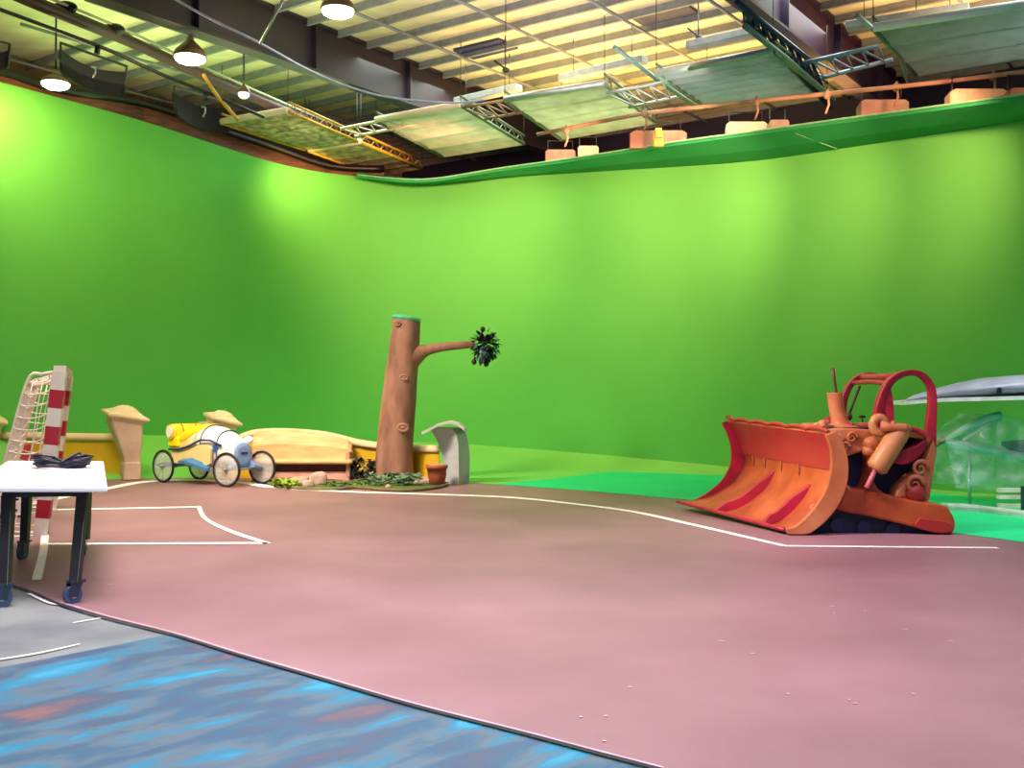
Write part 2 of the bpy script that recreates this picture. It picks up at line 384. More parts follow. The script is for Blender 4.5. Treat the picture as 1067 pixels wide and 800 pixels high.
# edge strip of the brown sheet
def strip(name, pts, m, wpx=None, z=0.012, label=None, h=0.0):
    """flat painted line: pts are (x, y, half-width) with the width across in metres"""
    c = smooth_path([P(x, y, z) for x, y, _ in pts], 5) if len(pts) > 2 else [P(x, y, z) for x, y, _ in pts]
    ws = [p[2] for p in pts]; L = []; R = []
    for i, p in enumerate(c):
        t = (c[min(i + 1, len(c) - 1)] - c[max(i - 1, 0)]); t.z = 0; t.normalize()
        k = i / (len(c) - 1) * (len(ws) - 1); j = min(int(k), len(ws) - 2) if len(ws) > 1 else 0
        wd = ws[j] + (ws[j + 1] - ws[j]) * (k - j); nrm = V((-t.y, t.x, 0)) * wd
        L.append(p + nrm * .75); R.append(p - nrm * .75)
    b = MB(); b.loft([L, R], closed=False, smooth=False); o = b.build(name, m)
    return struct(o)
strip('trim_1', [(x, y, .022) for x, y in front[1:12]], mat('black_edge_tape', (44, 34, 52), .6), z=.016)
strip('trim_2', [(x + 1, y - 2, .012) for x, y in front[3:12]], mat('pale_edge_tape', (200, 176, 190), .6), z=.018)
# court lines
K = 'floor_line'
strip(K, [(20, 527, .12), (113, 508.5, .16), (150, 502, .2), (200, 500, .2), (250, 502.5, .2), (290, 508, .16), (360, 512, .16), (440, 514.5, .16), (530, 518, .15), (600, 525, .11), (660, 533, .09), (720, 546, .08), (770, 557.5, .07), (818, 568.5, .06)], M_line)
strip(K, [(817, 568.5, .07), (920, 569.5, .07), (1040, 570.5, .07)], M_line)
strip(K, [(50, 531, .11), (130, 529.5, .12), (207, 528, .13)], M_line)
strip(K, [(207, 527, .04), (214, 540, .04), (240, 553, .06), (279, 566, .06)], M_line)
strip(K, [(46, 566.5, .09), (160, 566, .09), (279, 565.5, .09)], M_line)
strip(K, [(-20, 548, .05), (22, 545, .05)], M_line)
strip(K, [(-20, 560, .05), (46, 557, .05)], M_line)
strip(K, [(47, 556, .055), (45, 575, .055), (38, 604, .055)], M_line)
strip(K, [(-10, 688, .02), (40, 680, .02), (83, 670.5, .008)], M_line)
strip(K, [(76, 648.5, .012), (105, 643.5, .012)], M_line)
strip(K, [(30, 618, .02), (52, 628, .02), (70, 630, .01)], M_line)

for x, y, w_ in ((865, 631, 4), (900, 636, 3), (868, 638, 2), (748, 667, 7), (782, 680, 5), (820, 722, 3), (890, 732, 3), (884, 728, 2), (950, 722, 3), (630, 745, 3), (604, 746, 3), (628, 771, 4), (940, 655, 6), (988, 667, 5), (112, 608, 5), (655, 715, 4)):
    strip('floor_scuff', [(x, y, .012), (x + w_, y + .6, .008)], mat('chalky_scuff', (214, 190, 190), .7))

# ------------------------------------------------------------------ canopy strip along the top of the wall
can = [(372, 185, 26.9, 183), (440, 190, 26.6, 190), (520, 178.5, 26.0, 186), (600, 167.5, 24.7, 180), (700, 152, 22.9, 174), (800, 138.5, 21.2, 166), (870, 129, 20.0, 156), (940, 120, 18.7, 145), (1067, 103, 16.4, 125), (1250, 78, 13.9, 95)]
near = smooth_path([Q(x, y, D) for x, y, D, _ in can], 6)
far = smooth_path([Q(x, yl, interp(cyc, x)[0] - .02) for x, y, D, yl in can], 6)
b = MB(); b.loft([far, [a.lerp(c, .5) + V((0, 0, -.05)) for a, c in zip(far, near)], near, [p + V((0, 0.02, .06)) for p in near], [p + V((0, .1, .08)) for p in near], [p + V((0, .1, .12)) for p in far]], closed=False, smooth=False)
struct(b.build('wall_canopy', mat('canopy_green_fabric', (22, 140, 72), .8, var=.04, scale=.5)))
b = MB(); b.tube([p + V((0, 0, .075)) for p in near], .022, 6); struct(b.build('trim_3', mat('pale_green_hem', (120, 190, 130), .7)))
b = MB(); b.tube([Q(829, 139, 20.85), Q(872, 155, 20.8)], .012, 5); struct(b.build('trim_4', mat('pale_green_hem', (120, 190, 130), .7)))

# outer building walls, timber board and black rail above the painted wall
lt = [(x, y, D) for x, y, D in [(-120, 52, 19.0), (0, 78, 21.8), (60, 97, 23.0), (150, 120, 24.8), (230, 147, 25.9), (290, 167, 26.6), (345, 178, 27.2), (400, 181, 27.6)]]
b = MB(); a_ = [Q(x, y + 9, D + .3) for x, y, D in lt]; c_ = [Q(x, y - (8 if x < 120 else 14 if x < 300 else 6), D + .3) for x, y, D in lt]
b.loft([a_, c_, [p + V((0, .1, 0)) for p in c_]], closed=False, smooth=False); struct(b.build('trim_5', M_wood))
b = MB(); b.tube(smooth_path([Q(x, y - (4 if x < 120 else 12 if x < 300 else 5), D + .05) for x, y, D in lt], 4), .09, 6); struct(b.build('trim_6', M_black))
U = V((.58, .815, 0)).normalized(); Vv = V((.815, -.58, 0)).normalized()
def wallq(name, p, q, z0, z1, m):
    b = MB(); p = V(p); q = V(q); d = (q - p).normalized(); nn = V((-d.y, d.x, 0)) * .15
    b.hexa([V((*p.xy, z0)), V((*q.xy, z0)), V((*(q + nn).xy, z0)), V((*(p + nn).xy, z0)), V((*p.xy, z1)), V((*q.xy, z1)), V((*(q + nn).xy, z1)), V((*(p + nn).xy, z1))])
    return struct(b.build(name, m))
cor = V((-3.6, 34.5, 0))
wallq('wall_left', cor - U * 30, cor + U * .01, 0, 9.4, M_outer)
wallq('wall_right', cor, cor + Vv * 30, 0, 9.4, M_navy)

# ------------------------------------------------------------------ roof: deck, purlins, bracing, main beams
ZR = 9.3
o0 = V((0, 20, 0))
b = MB(); c = [o0 + U * u + Vv * v for u, v in ((-26, -26), (20, -26), (20, 26), (-26, 26))]
b.hexa([V((p.x, p.y, ZR)) for p in c] + [V((p.x, p.y, ZR + .2)) for p in c]); 
struct(b.build('ceiling', M_deck))
A0 = V((-4.9, 20.3, 0)); B0_ = V((5.75, 20.3, 0))
def sheetbeam(name, c0, dirv, L0, L1, ztop, h, wd, m, lab, cat, group=None, stiff=True):
    t = thing(name, lab, cat, (c0 + dirv * (L0 + L1) / 2 + V((0, 0, ztop - h))), 0, group)
    nn = V((-dirv.y, dirv.x, 0)); mid = c0 + dirv * (L0 + L1) / 2; hl = (L1 - L0) / 2; rz = math.atan2(dirv.y, dirv.x)
    for z, nm in ((ztop - .02, 'flange'), (ztop - h + .02, 'flange')):
        b = MB(); b.box((mid.x, mid.y, z), (hl, wd / 2, .025), rz); b.build(nm, m, t)
    b = MB(); b.box((mid.x, mid.y, ztop - h / 2), (hl, .02, h / 2 - .045), rz); b.build('web', m, t)
    if stiff:
        k = L0 + 1.0
        while k < L1:
            p = c0 + dirv * k; b = MB(); b.box((p.x, p.y, ztop - h / 2), (.02, wd / 2 - .01, h / 2 - .05), rz); b.build('stiffener', M_black if stiff == 2 else m, t); k += 2.9
    return t
sheetbeam('roof_beam', A0, U, -17, 13, ZR - .02, 1.0, .34, M_beam, 'dark maroon steel roof beam crossing above the striped hanging panels', 'beam', 'main roof beams')
sheetbeam('roof_beam', B0_, U, -17, 13, ZR - .02, 1.0, .34, mat('purple_beam_paint', (74, 40, 66), .6, col2=(32, 24, 66), scale=.8), 'purple-brown steel roof beam behind the blue rigging truss', 'beam', 'main roof beams')
for i, u in enumerate([-9.6 + .86 * k for k in range(26)]):
    for seg, (v0, v1) in enumerate(((-17, -8.9 + 4.6), (-4.0, 4.55), (4.95, 14))):
        # beams sit at v of A0 and B0_
        pass
vA = (A0 - o0).dot(Vv); vB = (B0_ - o0).dot(Vv)
npur = 0
for k in range(24):
    u = -3.2 + .86 * k
    for seg, (v0, v1) in enumerate(((vA - 9.5, vA - .18), (vA + .18, vB - .18), (vB + .18, vB + 8))):
        p0 = o0 + U * u + Vv * v0; p1 = o0 + U * u + Vv * v1; mid = (p0 + p1) / 2
        b = MB(); rz = math.atan2(Vv.y, Vv.x); hl = (v1 - v0) / 2
        b.box((mid.x, mid.y, ZR - .085), (hl, .008, .075), rz); b.box((mid.x, mid.y, ZR - .16), (hl, .035, .008), rz)
        o = b.build('roof_purlin', M_purlin)
        struct(o)
for v in (vA - 6.5, vA - 4.2, vA - 2.0, vA + 1.6, vA + 3.6, vA + 5.6, vA + 7.4, vB + 2.5):
    b = MB(); b.tube([o0 + U * -5 + Vv * v + V((0, 0, ZR - .25)), o0 + U * 16 + Vv * (v + .1) + V((0, 0, ZR - .25))], .035, 5)
    struct(b.build('ceiling_trim', M_purlin))
for x, y, lb in ((690, 14, 'navy square roof hatch by the purple roof beam'), (506, 51, 'navy square roof hatch by the maroon roof beam')):
    c = P(x, y, ZR - .03); b = MB(); b.box(c, (.62, .36, .03), math.atan2(Vv.y, Vv.x), bev=.01); tag(b.build('roof_hatch', mat('navy_hatch', (46, 46, 92), .6)), lb, 'hatch', 'roof hatches')

# ------------------------------------------------------------------ hanging slatted panels
def panel(corners, z, m, nsl, lab, mr, side=None, yellow=False, th=.10, along=True):
    TL, TR, BR, BL = [P(x, y, z) for x, y in corners]
    ctr = (TL + TR + BR + BL) / 4
    t = thing('louvred_softbox', lab, 'ceiling panel', ctr, 0, 'slatted panels hung under the roof')
    b = MB()   # slats run along the near edge direction
    for k in range(nsl):
        a, e = k / nsl, (k + 1.01) / nsl
        lo = [[TL.lerp(BL, a + (e - a) * q / 4) + V((0, 0, .045 * math.sin(PI * q / 4))), TR.lerp(BR, a + (e - a) * q / 4) + V((0, 0, .045 * math.sin(PI * q / 4)))] for q in range(5)]
        b.loft([[r_[0], r_[1], r_[1] + V((0, 0, .02)), r_[0] + V((0, 0, .02))] for r_ in lo], smooth=False)
    b.build('slats', m, t)
    up = V((0, 0, th * .5))
    b = MB(); b.tube([TL + up, TR + up], .075, 8); b.build('front_tube', mr, t)
    b = MB(); b.tube([BL + up, BR + up], .035, 6); b.build('rear_tube', M_alu, t)
    for (p, q) in ((TL, BL), (TR, BR)):
        b = MB(); b.tube([p + V((0, 0, .02)), q + V((0, 0, .02))], .04, 6); b.tube([p + V((0, 0, .22)), q + V((0, 0, .22))], .03, 6)
        for k in range(7):
            u0, u1 = k / 7, (k + .5) / 7
            b.tube([p.lerp(q, u0) + V((0, 0, .02)), p.lerp(q, u1) + V((0, 0, .22)), p.lerp(q, (k + 1) / 7) + V((0, 0, .02))], .015, 4)
        b.build('side_truss', M_yellowrail if yellow else mat('green_grey_truss', (120, 140, 120), .4, metal=.3), t)
    for p in (TL, TR, BL, BR):
        b = MB(); b.tube([p + V((0, 0, .1)), V((p.x, p.y, ZR - .24))], .008, 4); b.build('hanging_wire', M_black, t)
    return t
panel([(231, 129), (300, 117), (372, 148), (318, 157)], 7.75, M_slat2, 7, 'pale striped slatted panel beside the dark timber board, farthest from the truss rigging', M_tube, yellow=True)
panel([(322, 158), (376, 149), (440, 176), (392, 184)], 7.75, M_slat2, 6, 'pale green striped slatted panel tucked against the corner of the green wall', M_tube, yellow=True)
panel([(392, 127), (480, 111), (546, 151), (462, 164)], 7.7, M_slat, 4, 'pale green slatted panel directly under the end of the maroon beam', M_tube)
panel([(526, 106), (630, 89), (684, 129), (585, 146)], 7.7, M_slat, 4, 'grey-green slatted panel above the yellow clamp, with silver front tube', M_alu)
panel([(684, 79), (806, 56), (862, 98), (737, 113)], 7.6, M_slat3, 7, 'dark grey finely slatted panel beside the blue rigging truss', M_alu)
panel([(910, 32), (1120, 0), (1185, 44), (955, 80)], 7.5, M_slat3, 3, 'slate grey panel with white front tube, hung closest to the camera', mat('white_tube', (226, 236, 240), .3, var=.03))
# side truss pieces between panels
def ladder(name, p0, p1, q0, q1, r, m, lab, cat, n=5, grp=None):
    t = thing(name, lab, cat, (p0 + p1 + q0 + q1) / 4, 0, grp)
    b = MB(); b.tube([p0, p1], r, 6); b.build('rail', m, t); b = MB(); b.tube([q0, q1], r, 6); b.build('rail', m, t)
    b = MB()
    for k in range(n):
        b.tube([p0.lerp(p1, k / n), q0.lerp(q1, (k + .5) / n), p0.lerp(p1, (k + 1) / n)], r * .6, 5)
    b.build('lacing', m, t)
    return t
G = 'lattice trusses between hanging panels'
ladder('lattice_truss', Q(355, 134, 23.5), Q(462, 113, 22.5), Q(370, 142, 24), Q(475, 121, 23), .035, M_tube, 'cream lattice truss behind the pale green panel under the maroon beam', 'truss', 7, G)
ladder('lattice_truss', Q(482, 112, 21.9), Q(528, 104, 21.4), Q(505, 124, 22.6), Q(545, 117, 22.0), .03, M_tungsten, 'peach lattice truss joining the pale green and grey-green panels', 'truss', 4, G)
ladder('lattice_truss', Q(632, 97, 20.4), Q(690, 86, 20.0), Q(655, 112, 21.4), Q(705, 101, 20.8), .03, M_alu, 'silver lattice truss behind the grey-green panel', 'truss', 4, G)
ladder('lattice_truss', Q(800, 74, 19.6), Q(915, 48, 18.4), Q(822, 90, 20.4), Q(930, 62, 19.0), .04, mat('blue_grey_tube', (130, 150, 176), .35, metal=.4), 'blue-grey lattice truss crossing in front of the purple beam', 'truss', 7, G)
M_bt = mat('blue_black_truss', (36, 52, 92), .4, metal=.3)
ladder('rigging_truss', Q(776, 22, 17.6), Q(866, 112, 20.6), Q(768, 2, 17.0), Q(850, 68, 19.6), .05, M_bt, 'dark blue rigging truss sloping down beside the dark grey panel', 'truss', 9)
b = MB(); b.tube([Q(776, 27, 17.3), Q(820, 62, 18.6), Q(868, 104, 20.4)], .055, 7); tag(b.build('hanging_pole', mat('teal_pole', (100, 140, 130), .4)), 'pale teal pole lying alongside the dark blue rigging truss', 'pole')
b = MB(); b.tube([Q(640, 49, 19.4), Q(686, 84, 20.6), Q(728, 113, 21.6)], .045, 7); tag(b.build('hanging_pole', mat('teal_pole', (100, 140, 130), .4)), 'thin teal pole leaning across the dark grey finely slatted panel', 'pole')
b = MB(); b.tube([Q(893, 16, 17.2), Q(935, 52, 18.4), Q(948, 88, 19.3)], .045, 7); tag(b.build('hanging_pole', M_alu), 'silver pole hanging at the corner of the slate grey panel', 'pole')
# ducts on the deck
for (x0, y0, x1, y1, lb) in ((585, 82, 672, 62, 'grey box tray hung above the grey-green panel'), (476, 106, 541, 91, 'grey-brown box tray beneath the end of the maroon beam'), (717, 48, 790, 32, 'grey box tray above the dark grey panel'), (882, 28, 1010, 8, 'long blue-grey box tray above the slate grey panel')):
    p, q = P(x0, y0, 8.3), P(x1, y1, 8.3); d = q - p
    t = thing('cable_tray', lb, 'cable tray', (p + q) / 2, 0, 'box trays under the roof')
    b = MB(); b.box((p + q) / 2, (d.length / 2, .12, .07), math.atan2(d.y, d.x), bev=.01); b.build('tray', mat('grey_tray', (140, 146, 150), .5), t)
    for k in (.15, .85):
        b = MB(); w0 = p.lerp(q, k); b.tube([w0, V((w0.x, w0.y, ZR - .22))], .008, 4); b.build('hanging_wire', M_black, t)
# black hooks hung on wires
for x, y0, y1, lb in ((527, 0, 70, 'black hook on a thin wire above the pale green panel'), (728, 0, 36, 'black hook on a thin wire above the dark grey panel')):
    t = thing('hanging_hook', lb, 'hook', Q(x, y1 + 4, 20), 0, 'black hooks on wires')
    b = MB(); b.tube([Q(x, y1 + 4, 20), Q(x, -14, 20)], .008, 4); b.build('wire', M_black, t)
    b = MB(); b.tube([Q(x - 12, y1 - 7, 20), Q(x - 4, y1 - 1, 20), Q(x, y1 + 2, 20)], .02, 5); b.ball(Q(x, y1 + 3, 20), (.07, .07, .05)); b.build('hook', M_black, t)

# lighting pipe with clamps along the wall
pp = smooth_path([P(560, 140, 7.35), P(650, 122, 7.35), P(705, 114, 7.35), P(800, 104, 7.3), P(880, 96, 7.2), P(975, 86, 7.1), P(1067, 75, 7.0), P(1150, 66, 7.0)], 5)
t = thing('lighting_pipe', 'long orange-lit lighting pipe running above the wall canopy', 'pipe', pp[len(pp) // 2])
b = MB(); b.tube(pp, .042, 8); b.build('pipe', M_tungsten, t)
for x, y in ((590, 136), (672, 119), (788, 106), (862, 99), (934, 91), (1035, 80)):
    p0 = P(x, y, 7.2); b = MB(); b.tube([p0 + V((0, -.02, .1)), p0 + V((.03, 0, -.18)), p0 + V((-.03, 0, -.34))], .022, 6); b.ball(p0, (.07, .07, .08)); b.build('clamp', M_tungsten, t)
b = MB(); b.box(Q(686, 146, 22.6), (.11, .06, .15), bev=.02); b.box(Q(686, 139, 22.55), (.07, .08, .1)); tag(b.build('pipe_clamp', M_yellowrail), 'yellow clamp bracket hanging off the lighting pipe', 'clamp')
# flood light housings behind the canopy edge
for i, (x0, x1, yt, yb, D, lb) in enumerate(((568, 600, 158, 172, 25.6, 'small pale flood light housing behind the canopy, by the grey-green panel'), (602, 624, 154, 168, 25.4, 'cream flood light housing touching the small pale one'), (656, 716, 138, 158, 23.4, 'copper-brown flood light housing behind the yellow clamp'),
        (757, 800, 129, 146, 22.2, 'cream flood light housing under the dark grey panel'), (802, 822, 127, 142, 21.7, 'short tan flood light housing under the dark grey panel'), (896, 947, 106, 126, 19.6, 'salmon flood light housing below the slate grey panel'), (990, 1049, 95, 112, 17.8, 'wide cream flood light housing below the slate grey panel'), (1051, 1090, 94, 108, 17.0, 'flood light housing at the far end of the canopy row'))):
    a, c = Q(x0, yb - 3, D), Q(x1, yt - 2, D)
    t = thing('flood_light', lb, 'light', V(((a.x + c.x) / 2, D, a.z)), 0, 'flood light housings along the wall top')
    cx, cz = (a.x + c.x) / 2, (a.z + c.z) / 2; hw, hh = (c.x - a.x) / 2, (c.z - a.z) / 2
    b = MB(); b.loft([[V((cx + sx * hw * k, D + dy, cz + sz * hh * k)) for sx, sz in ((-1, -1), (1, -1), (1, .7), (.85, 1), (-.85, 1), (-1, .7))] for dy, k in ((-.05, .96), (0, 1), (.35, .9), (.4, .7))], smooth=False)
    b.build('housing', M_tungsten if i not in (1, 3, 6) else mat('cream_housing', (206, 186, 144), .5), t)
    b = MB(); b.tube([V((cx - hw * .8, D + .15, cz)), V((cx - hw * .8, D + .15, cz + hh + .25)), V((cx + hw * .8, D + .15, cz + hh + .25)), V((cx + hw * .8, D + .15, cz))], .02, 5); b.build('yoke', M_black, t)

# rails and cables on the near side of the roof space
rl = smooth_path([Q(-40, -32, 16.6), Q(30, 0, 17.6), Q(133, 42, 20.0), Q(215, 80, 22.2), Q(300, 117, 24.6), Q(345, 136, 26.0), Q(385, 155, 27.4)], 5)
t = thing('hanging_rail', 'dark red steel rail slanting down to the wall corner', 'rail', rl[len(rl) // 2])
b = MB(); b.tube(rl, .12, 4); b.build('rail', M_redsteel, t)
b = MB(); b.tube([p + V((.02, 0, .17)) for p in rl], .025, 6); b.build('conduit', M_slat, t)
for x, y, D in ((68, 8, 18.5), (118, 31, 19.6)):
    b = MB(); b.ball(Q(x, y, D), (.22, .1, .12)); b.build('bracket', M_black, t)
t = thing('black_rail', 'thin black rail with hooks in front of the dark hanging flags', 'rail', Q(110, 52, 19))
b = MB(); b.tube(smooth_path([Q(-30, 0, 17), Q(0, 10, 17.5), Q(60, 32, 18.4), Q(115, 53, 19.2), Q(165, 76, 20), Q(215, 96, 20.8), Q(275, 122, 21.8)], 4), .035, 6); b.build('rail', M_black, t)
for x, y, D in ((102, 48, 19), (215, 97, 20.8)):
    b = MB(); b.tube([Q(x, y, D), Q(x - 1, y + 8, D)], .05, 6); b.build('clamp', M_black, t)
b = MB(); b.tube(smooth_path([Q(175, -5, 17.5), Q(220, 20, 18), Q(271, 45, 18.6), Q(320, 72, 19.4), Q(365, 91, 20.2), Q(410, 102, 20.8), Q(470, 107, 21.4), Q(505, 104, 21.6)], 6), .022, 6)
tag(b.build('slack_cable', M_cable), 'pale blue cable sagging in front of the maroon beam', 'cable')
b = MB(); b.tube([Q(298, -6, 17.6), Q(271, 45, 18.5)], .028, 6); tag(b.build('hanging_rod', M_alu), 'silver rod holding up the sagging pale blue cable', 'rod')
b = MB(); b.tube(smooth_path([Q(212, 78, 20.3), Q(225, 98, 20.9), Q(248, 125, 21.6)], 4), .04, 6); tag(b.build('yellow_strap', M_yellowrail), 'yellow strap from the dome lamp to the striped panel', 'strap')
# dark hanging flags
def flag(x0, y0, x1, y1, x2, y2, x3, y3, D0, D1, lb):
    TL, TR, BR, BL = Q(x0, y0, D0), Q(x1, y1, D1), Q(x2, y2, D1), Q(x3, y3, D0)
    t = thing('hanging_flag', lb, 'lighting flag', (BL + BR) / 2, 0, 'dark lighting flags')
    secs = []
    for k in range(9):
        u = k / 8; bow = V((-.16, .2, -.06)) * math.sin(PI * u)
        secs.append([TL.lerp(TR, u) + bow, BL.lerp(BR, u) + bow, BL.lerp(BR, u) + bow + V((-.06, .06, 0)), TL.lerp(TR, u) + bow + V((-.06, .06, 0))])
    b = MB(); b.loft(secs, smooth=False); b.build('cloth', mat('plum_black_cloth', (24, 16, 30), .8), t)
    b = MB(); b.tube([BL, TL + V((0, 0, .12)), TR + V((0, 0, .12)), BR], .03, 6); b.build('frame', M_black, t)
    b = MB(); c = (TL + TR + BL + BR) / 4 + V((0.1, -.3, -.2)); b.tube([c, c + V((.05, 0, .1)), c + V((.05, 0, .2)), c + V((-.03, 0, .22))], .02, 5); b.build('hook', M_alu, t)
flag(63, 51, 132, 75, 128, 100, 64, 74, 20.5, 22.0, 'curved plum-black lighting flag beside the low glowing lamp')
flag(181, 96, 238, 112, 238, 138, 184, 118, 22.4, 23.6, 'navy-black lighting flag touching the striped panel')
flag(-22, 45, 10, 52, 8, 70, -20, 72, 19.6, 20.4, 'dark lighting flag cut by the picture edge above the wall')
# high bay lamps
def baylamp(x, y, z, wpx, lb, m, dome, e, col, D=None):
    p = P(x, y, z) if D is None else Q(x, y, D); r = wpx * p.y / F / 2
    t = thing('dome_lamp', lb, 'lamp', p, 0, 'round dome lamps')
    b = MB(); secs = []
    for zz, k in ((0.0, 1.0), (.03, 1.02), (.16, .9), (.3, .55), (.42, .25), (.5, .2)):
        secs.append([p + V((math.cos(q) * r * k, math.sin(q) * r * k, zz * (.75 if dome else .4))) for q in [2 * PI * i / 20 for i in range(20)]])
    b.loft(secs, caps=True); b.build('shade', M_shade, t)
    b = MB(); b.ball(p + V((0, 0, -.02)), (r * .93, r * .93, .10), 20, 8); b.build('bulb', m, t)
    b = MB(); b.tube([p + V((0, 0, .28)), V((p.x, p.y, ZR - .2))], .02, 5); b.build('hanging_rod', M_black, t)
    if e:
        l = lamp('POINT', p + V((0, 0, -.35)), p, e, col, .15)
baylamp(352, 11, 8.5, 36, 'glowing round dome lamp in front of the maroon beam', M_lampw, True, 90, (1, .85, .6))
baylamp(198, 60, 7.9, 34, 'glowing dome lamp on the dark red rail with copper shade', M_lampw, True, 60, (1, .8, .5))
baylamp(58, 87, 7.75, 30, 'low glowing lamp between green wall and plum-black flag', M_lampw, False, 60, (1, .75, .45))
baylamp(254, 97, 7.9, 13, 'small dim bluish lamp below the dark red rail', M_lampd, False, 0, None)

# ------------------------------------------------------------------ garden wall props
def gwall(name, top, D, m, lab, yb, dz=.8):
    pts = smooth_path([Q(x, y, d) for (x, y), d in zip(top, D)], 5)
    t = thing(name, lab, 'wall', V((pts[len(pts) // 2].x, pts[len(pts) // 2].y, 0)), 0, 'low yellow garden walls')
    secs = []
    for p in pts:
        secs.append([V((p.x, p.y - .09, .0)), V((p.x, p.y + .09, .0)), V((p.x, p.y + .09, p.z - .12)), V((p.x, p.y - .09, p.z - .12))])
    b = MB(); b.loft(secs, smooth=False); b.build('wall_body', m, t)
    secs = []
    for p in pts:
        secs.append([V((p.x, p.y + a, p.z - c)) for a, c in ((-.15, .14), (-.17, .09), (-.13, .02), (0, 0), (.13, .02), (.17, .09), (.15, .14))])
    b = MB(); b.loft(secs); b.build('coping', M_cream, t)
    return t
gwall('garden_wall', [(4, 450), (40, 450), (80, 451), (127, 451.5)], [21.9] * 4, M_yellow, 'low mustard garden wall with cream coping behind the striped goal post', 500)
gwall('garden_wall', [(232, 460), (250, 452), (268, 447), (300, 446), (340, 449.5), (372, 457), (395, 460.5), (425, 462.5), (458, 464)], [22.0, 22, 22, 22, 21.9, 21.8, 21.8, 21.6, 21.0], M_yellow, 'low mustard garden wall with arched cream coping behind the bench', 500)
def pillar(px, D, sections, cap, m, lab, rz, plinth=None, mc=None, peak=.16, capt=.06):
    base = V(((px - 533.5) / F * D, D, 0))
    t = thing('gate_pillar', lab, 'pillar', base, 0, 'crooked garden gate pillars')
    R = Matrix.Rotation(rz, 3, 'Z'); secs = []
    for z, dx, s in sections:
        ring = []
        for (a, c_) in ((-1, -1), (1, -1), (1, 1), (-1, 1)):
            for k in (0.86, 1):
                pass
        r8 = []
        for sx, sy, o in ((-1, -1, 0), (1, -1, 1), (1, 1, 0), (-1, 1, 1)):
            p1, p2 = (sx, sy * .88), (sx * .88, sy)
            for p in ((p1, p2) if o == 0 else (p2, p1)): r8.append(base + V((dx, 0, z)) + R @ V((p[0] * s / 2, p[1] * s / 2, 0)))
        secs.append(r8)
    b = MB(); b.loft(secs, smooth=False); b.build('shaft', m, t)
    if plinth:
        h, s = plinth; b = MB(); b.box(base + V((0, 0, h / 2)), (s / 2, s / 2, h / 2), rz, bev=.03); b.build('plinth', m, t)
    z, dx, s, tx = cap   # tx: slope of the cap to +x
    T = Matrix.Rotation(tx, 3, 'Y'); cs = []
    for k, zz in ((.72, -.12), (.8, -.04), (.97, .0), (1.0, .03), (.98, capt), (.75, capt + .03), (.55, capt + .08), (.4, capt + .13), (.25, peak), (.08, peak + .015)):
        ring = []
        for i in range(16):
            q = 2 * PI * i / 16 + PI / 4; sq = 1 / max(abs(math.cos(q + 0)), abs(math.sin(q + 0)))
            rr = s / 2 * k * (sq if k > .6 else 1.15)
            ring.append(base + V((dx, 0, z)) + T @ (R @ V((math.cos(q) * rr, math.sin(q) * rr, zz))))
        cs.append(ring)
    b = MB(); b.loft(cs, smooth=False); b.build('cap', mc or M_cream, t)
    return t
pillar(137, 21.3, [(0.2, 0, .26), (.45, -.01, .31), (.8, -.06, .46), (1.22, -.15, .62)], (1.28, -.13, .80, .19), M_stone, 'pinkish cream pillar ending the garden wall, between goal and racing car', .55, (.38, .34), M_cream, peak=.22)
pillar(-14, 21.6, [(0.2, 0, .34), (.8, 0, .46), (1.14, 0, .58)], (1.2, -.02, .8, .16), M_stone, 'cream pillar cut by the picture edge behind the net goal', .5, (.38, .36), M_cream, peak=.2)
pillar(222, 22.4, [(0.2, 0, .5), (.5, -.1, .56), (.8, -.12, .56), (1.0, -.06, .56), (1.16, .04, .5)], (1.18, .2, .66, .27), M_stone, 'cream pillar with hooded domed cap standing behind the racing car', .6, (.38, .52), M_cream, peak=.2)
# the grey-white pillar with swept roof
base = V(((476 - 533.5) / F * 20.3, 20.3, 0))
t = thing('gate_pillar', 'grey-white pillar with swept roof cap beside the terracotta pot', 'pillar', base, 0, 'crooked garden gate pillars')
def qp(x, y, D): return Q(x, y, D)
prof = [  # y, left, corner, right (picture bearing), nearest corner D
    (505, 463, 478, 488.5), (490, 463, 478, 489.5), (475, 460.5, 478, 489.5), (462, 456.5, 477.5, 488), (452, 451.5, 475, 485.5), (446, 447, 470, 482)]
b = MB(); secs = []
for y, l, c_, r in prof:
    p1, p2, p3 = Q(l, y, 20.45), Q(c_, y, 20.15), Q(r, y, 20.45)
    if y == 505:
        for p in (p1, p2, p3): p.z = 0
    zz = p2.z; p1.z = zz; p3.z = zz
    secs.append([p1, p2, p3, p1 + p3 - p2])
b.loft(secs, smooth=False); b.build('shaft', M_stone2, t)
b = MB(); secs = []
for x, y in ((440, 449.5), (448, 446), (457, 441), (468, 438.5), (478, 441), (484.5, 446)):
    p = Q(x, y, 20.15); q = Q(x, y, 20.15)
    secs.append([V((p.x, 19.98, p.z)), V((p.x, 20.85, p.z)), V((p.x, 20.85, p.z - .05)), V((p.x, 19.98, p.z - .05))])
b.loft(secs, smooth=False); b.build('cap', mat('pale_grey_cap', (206, 206, 200), .7), t)

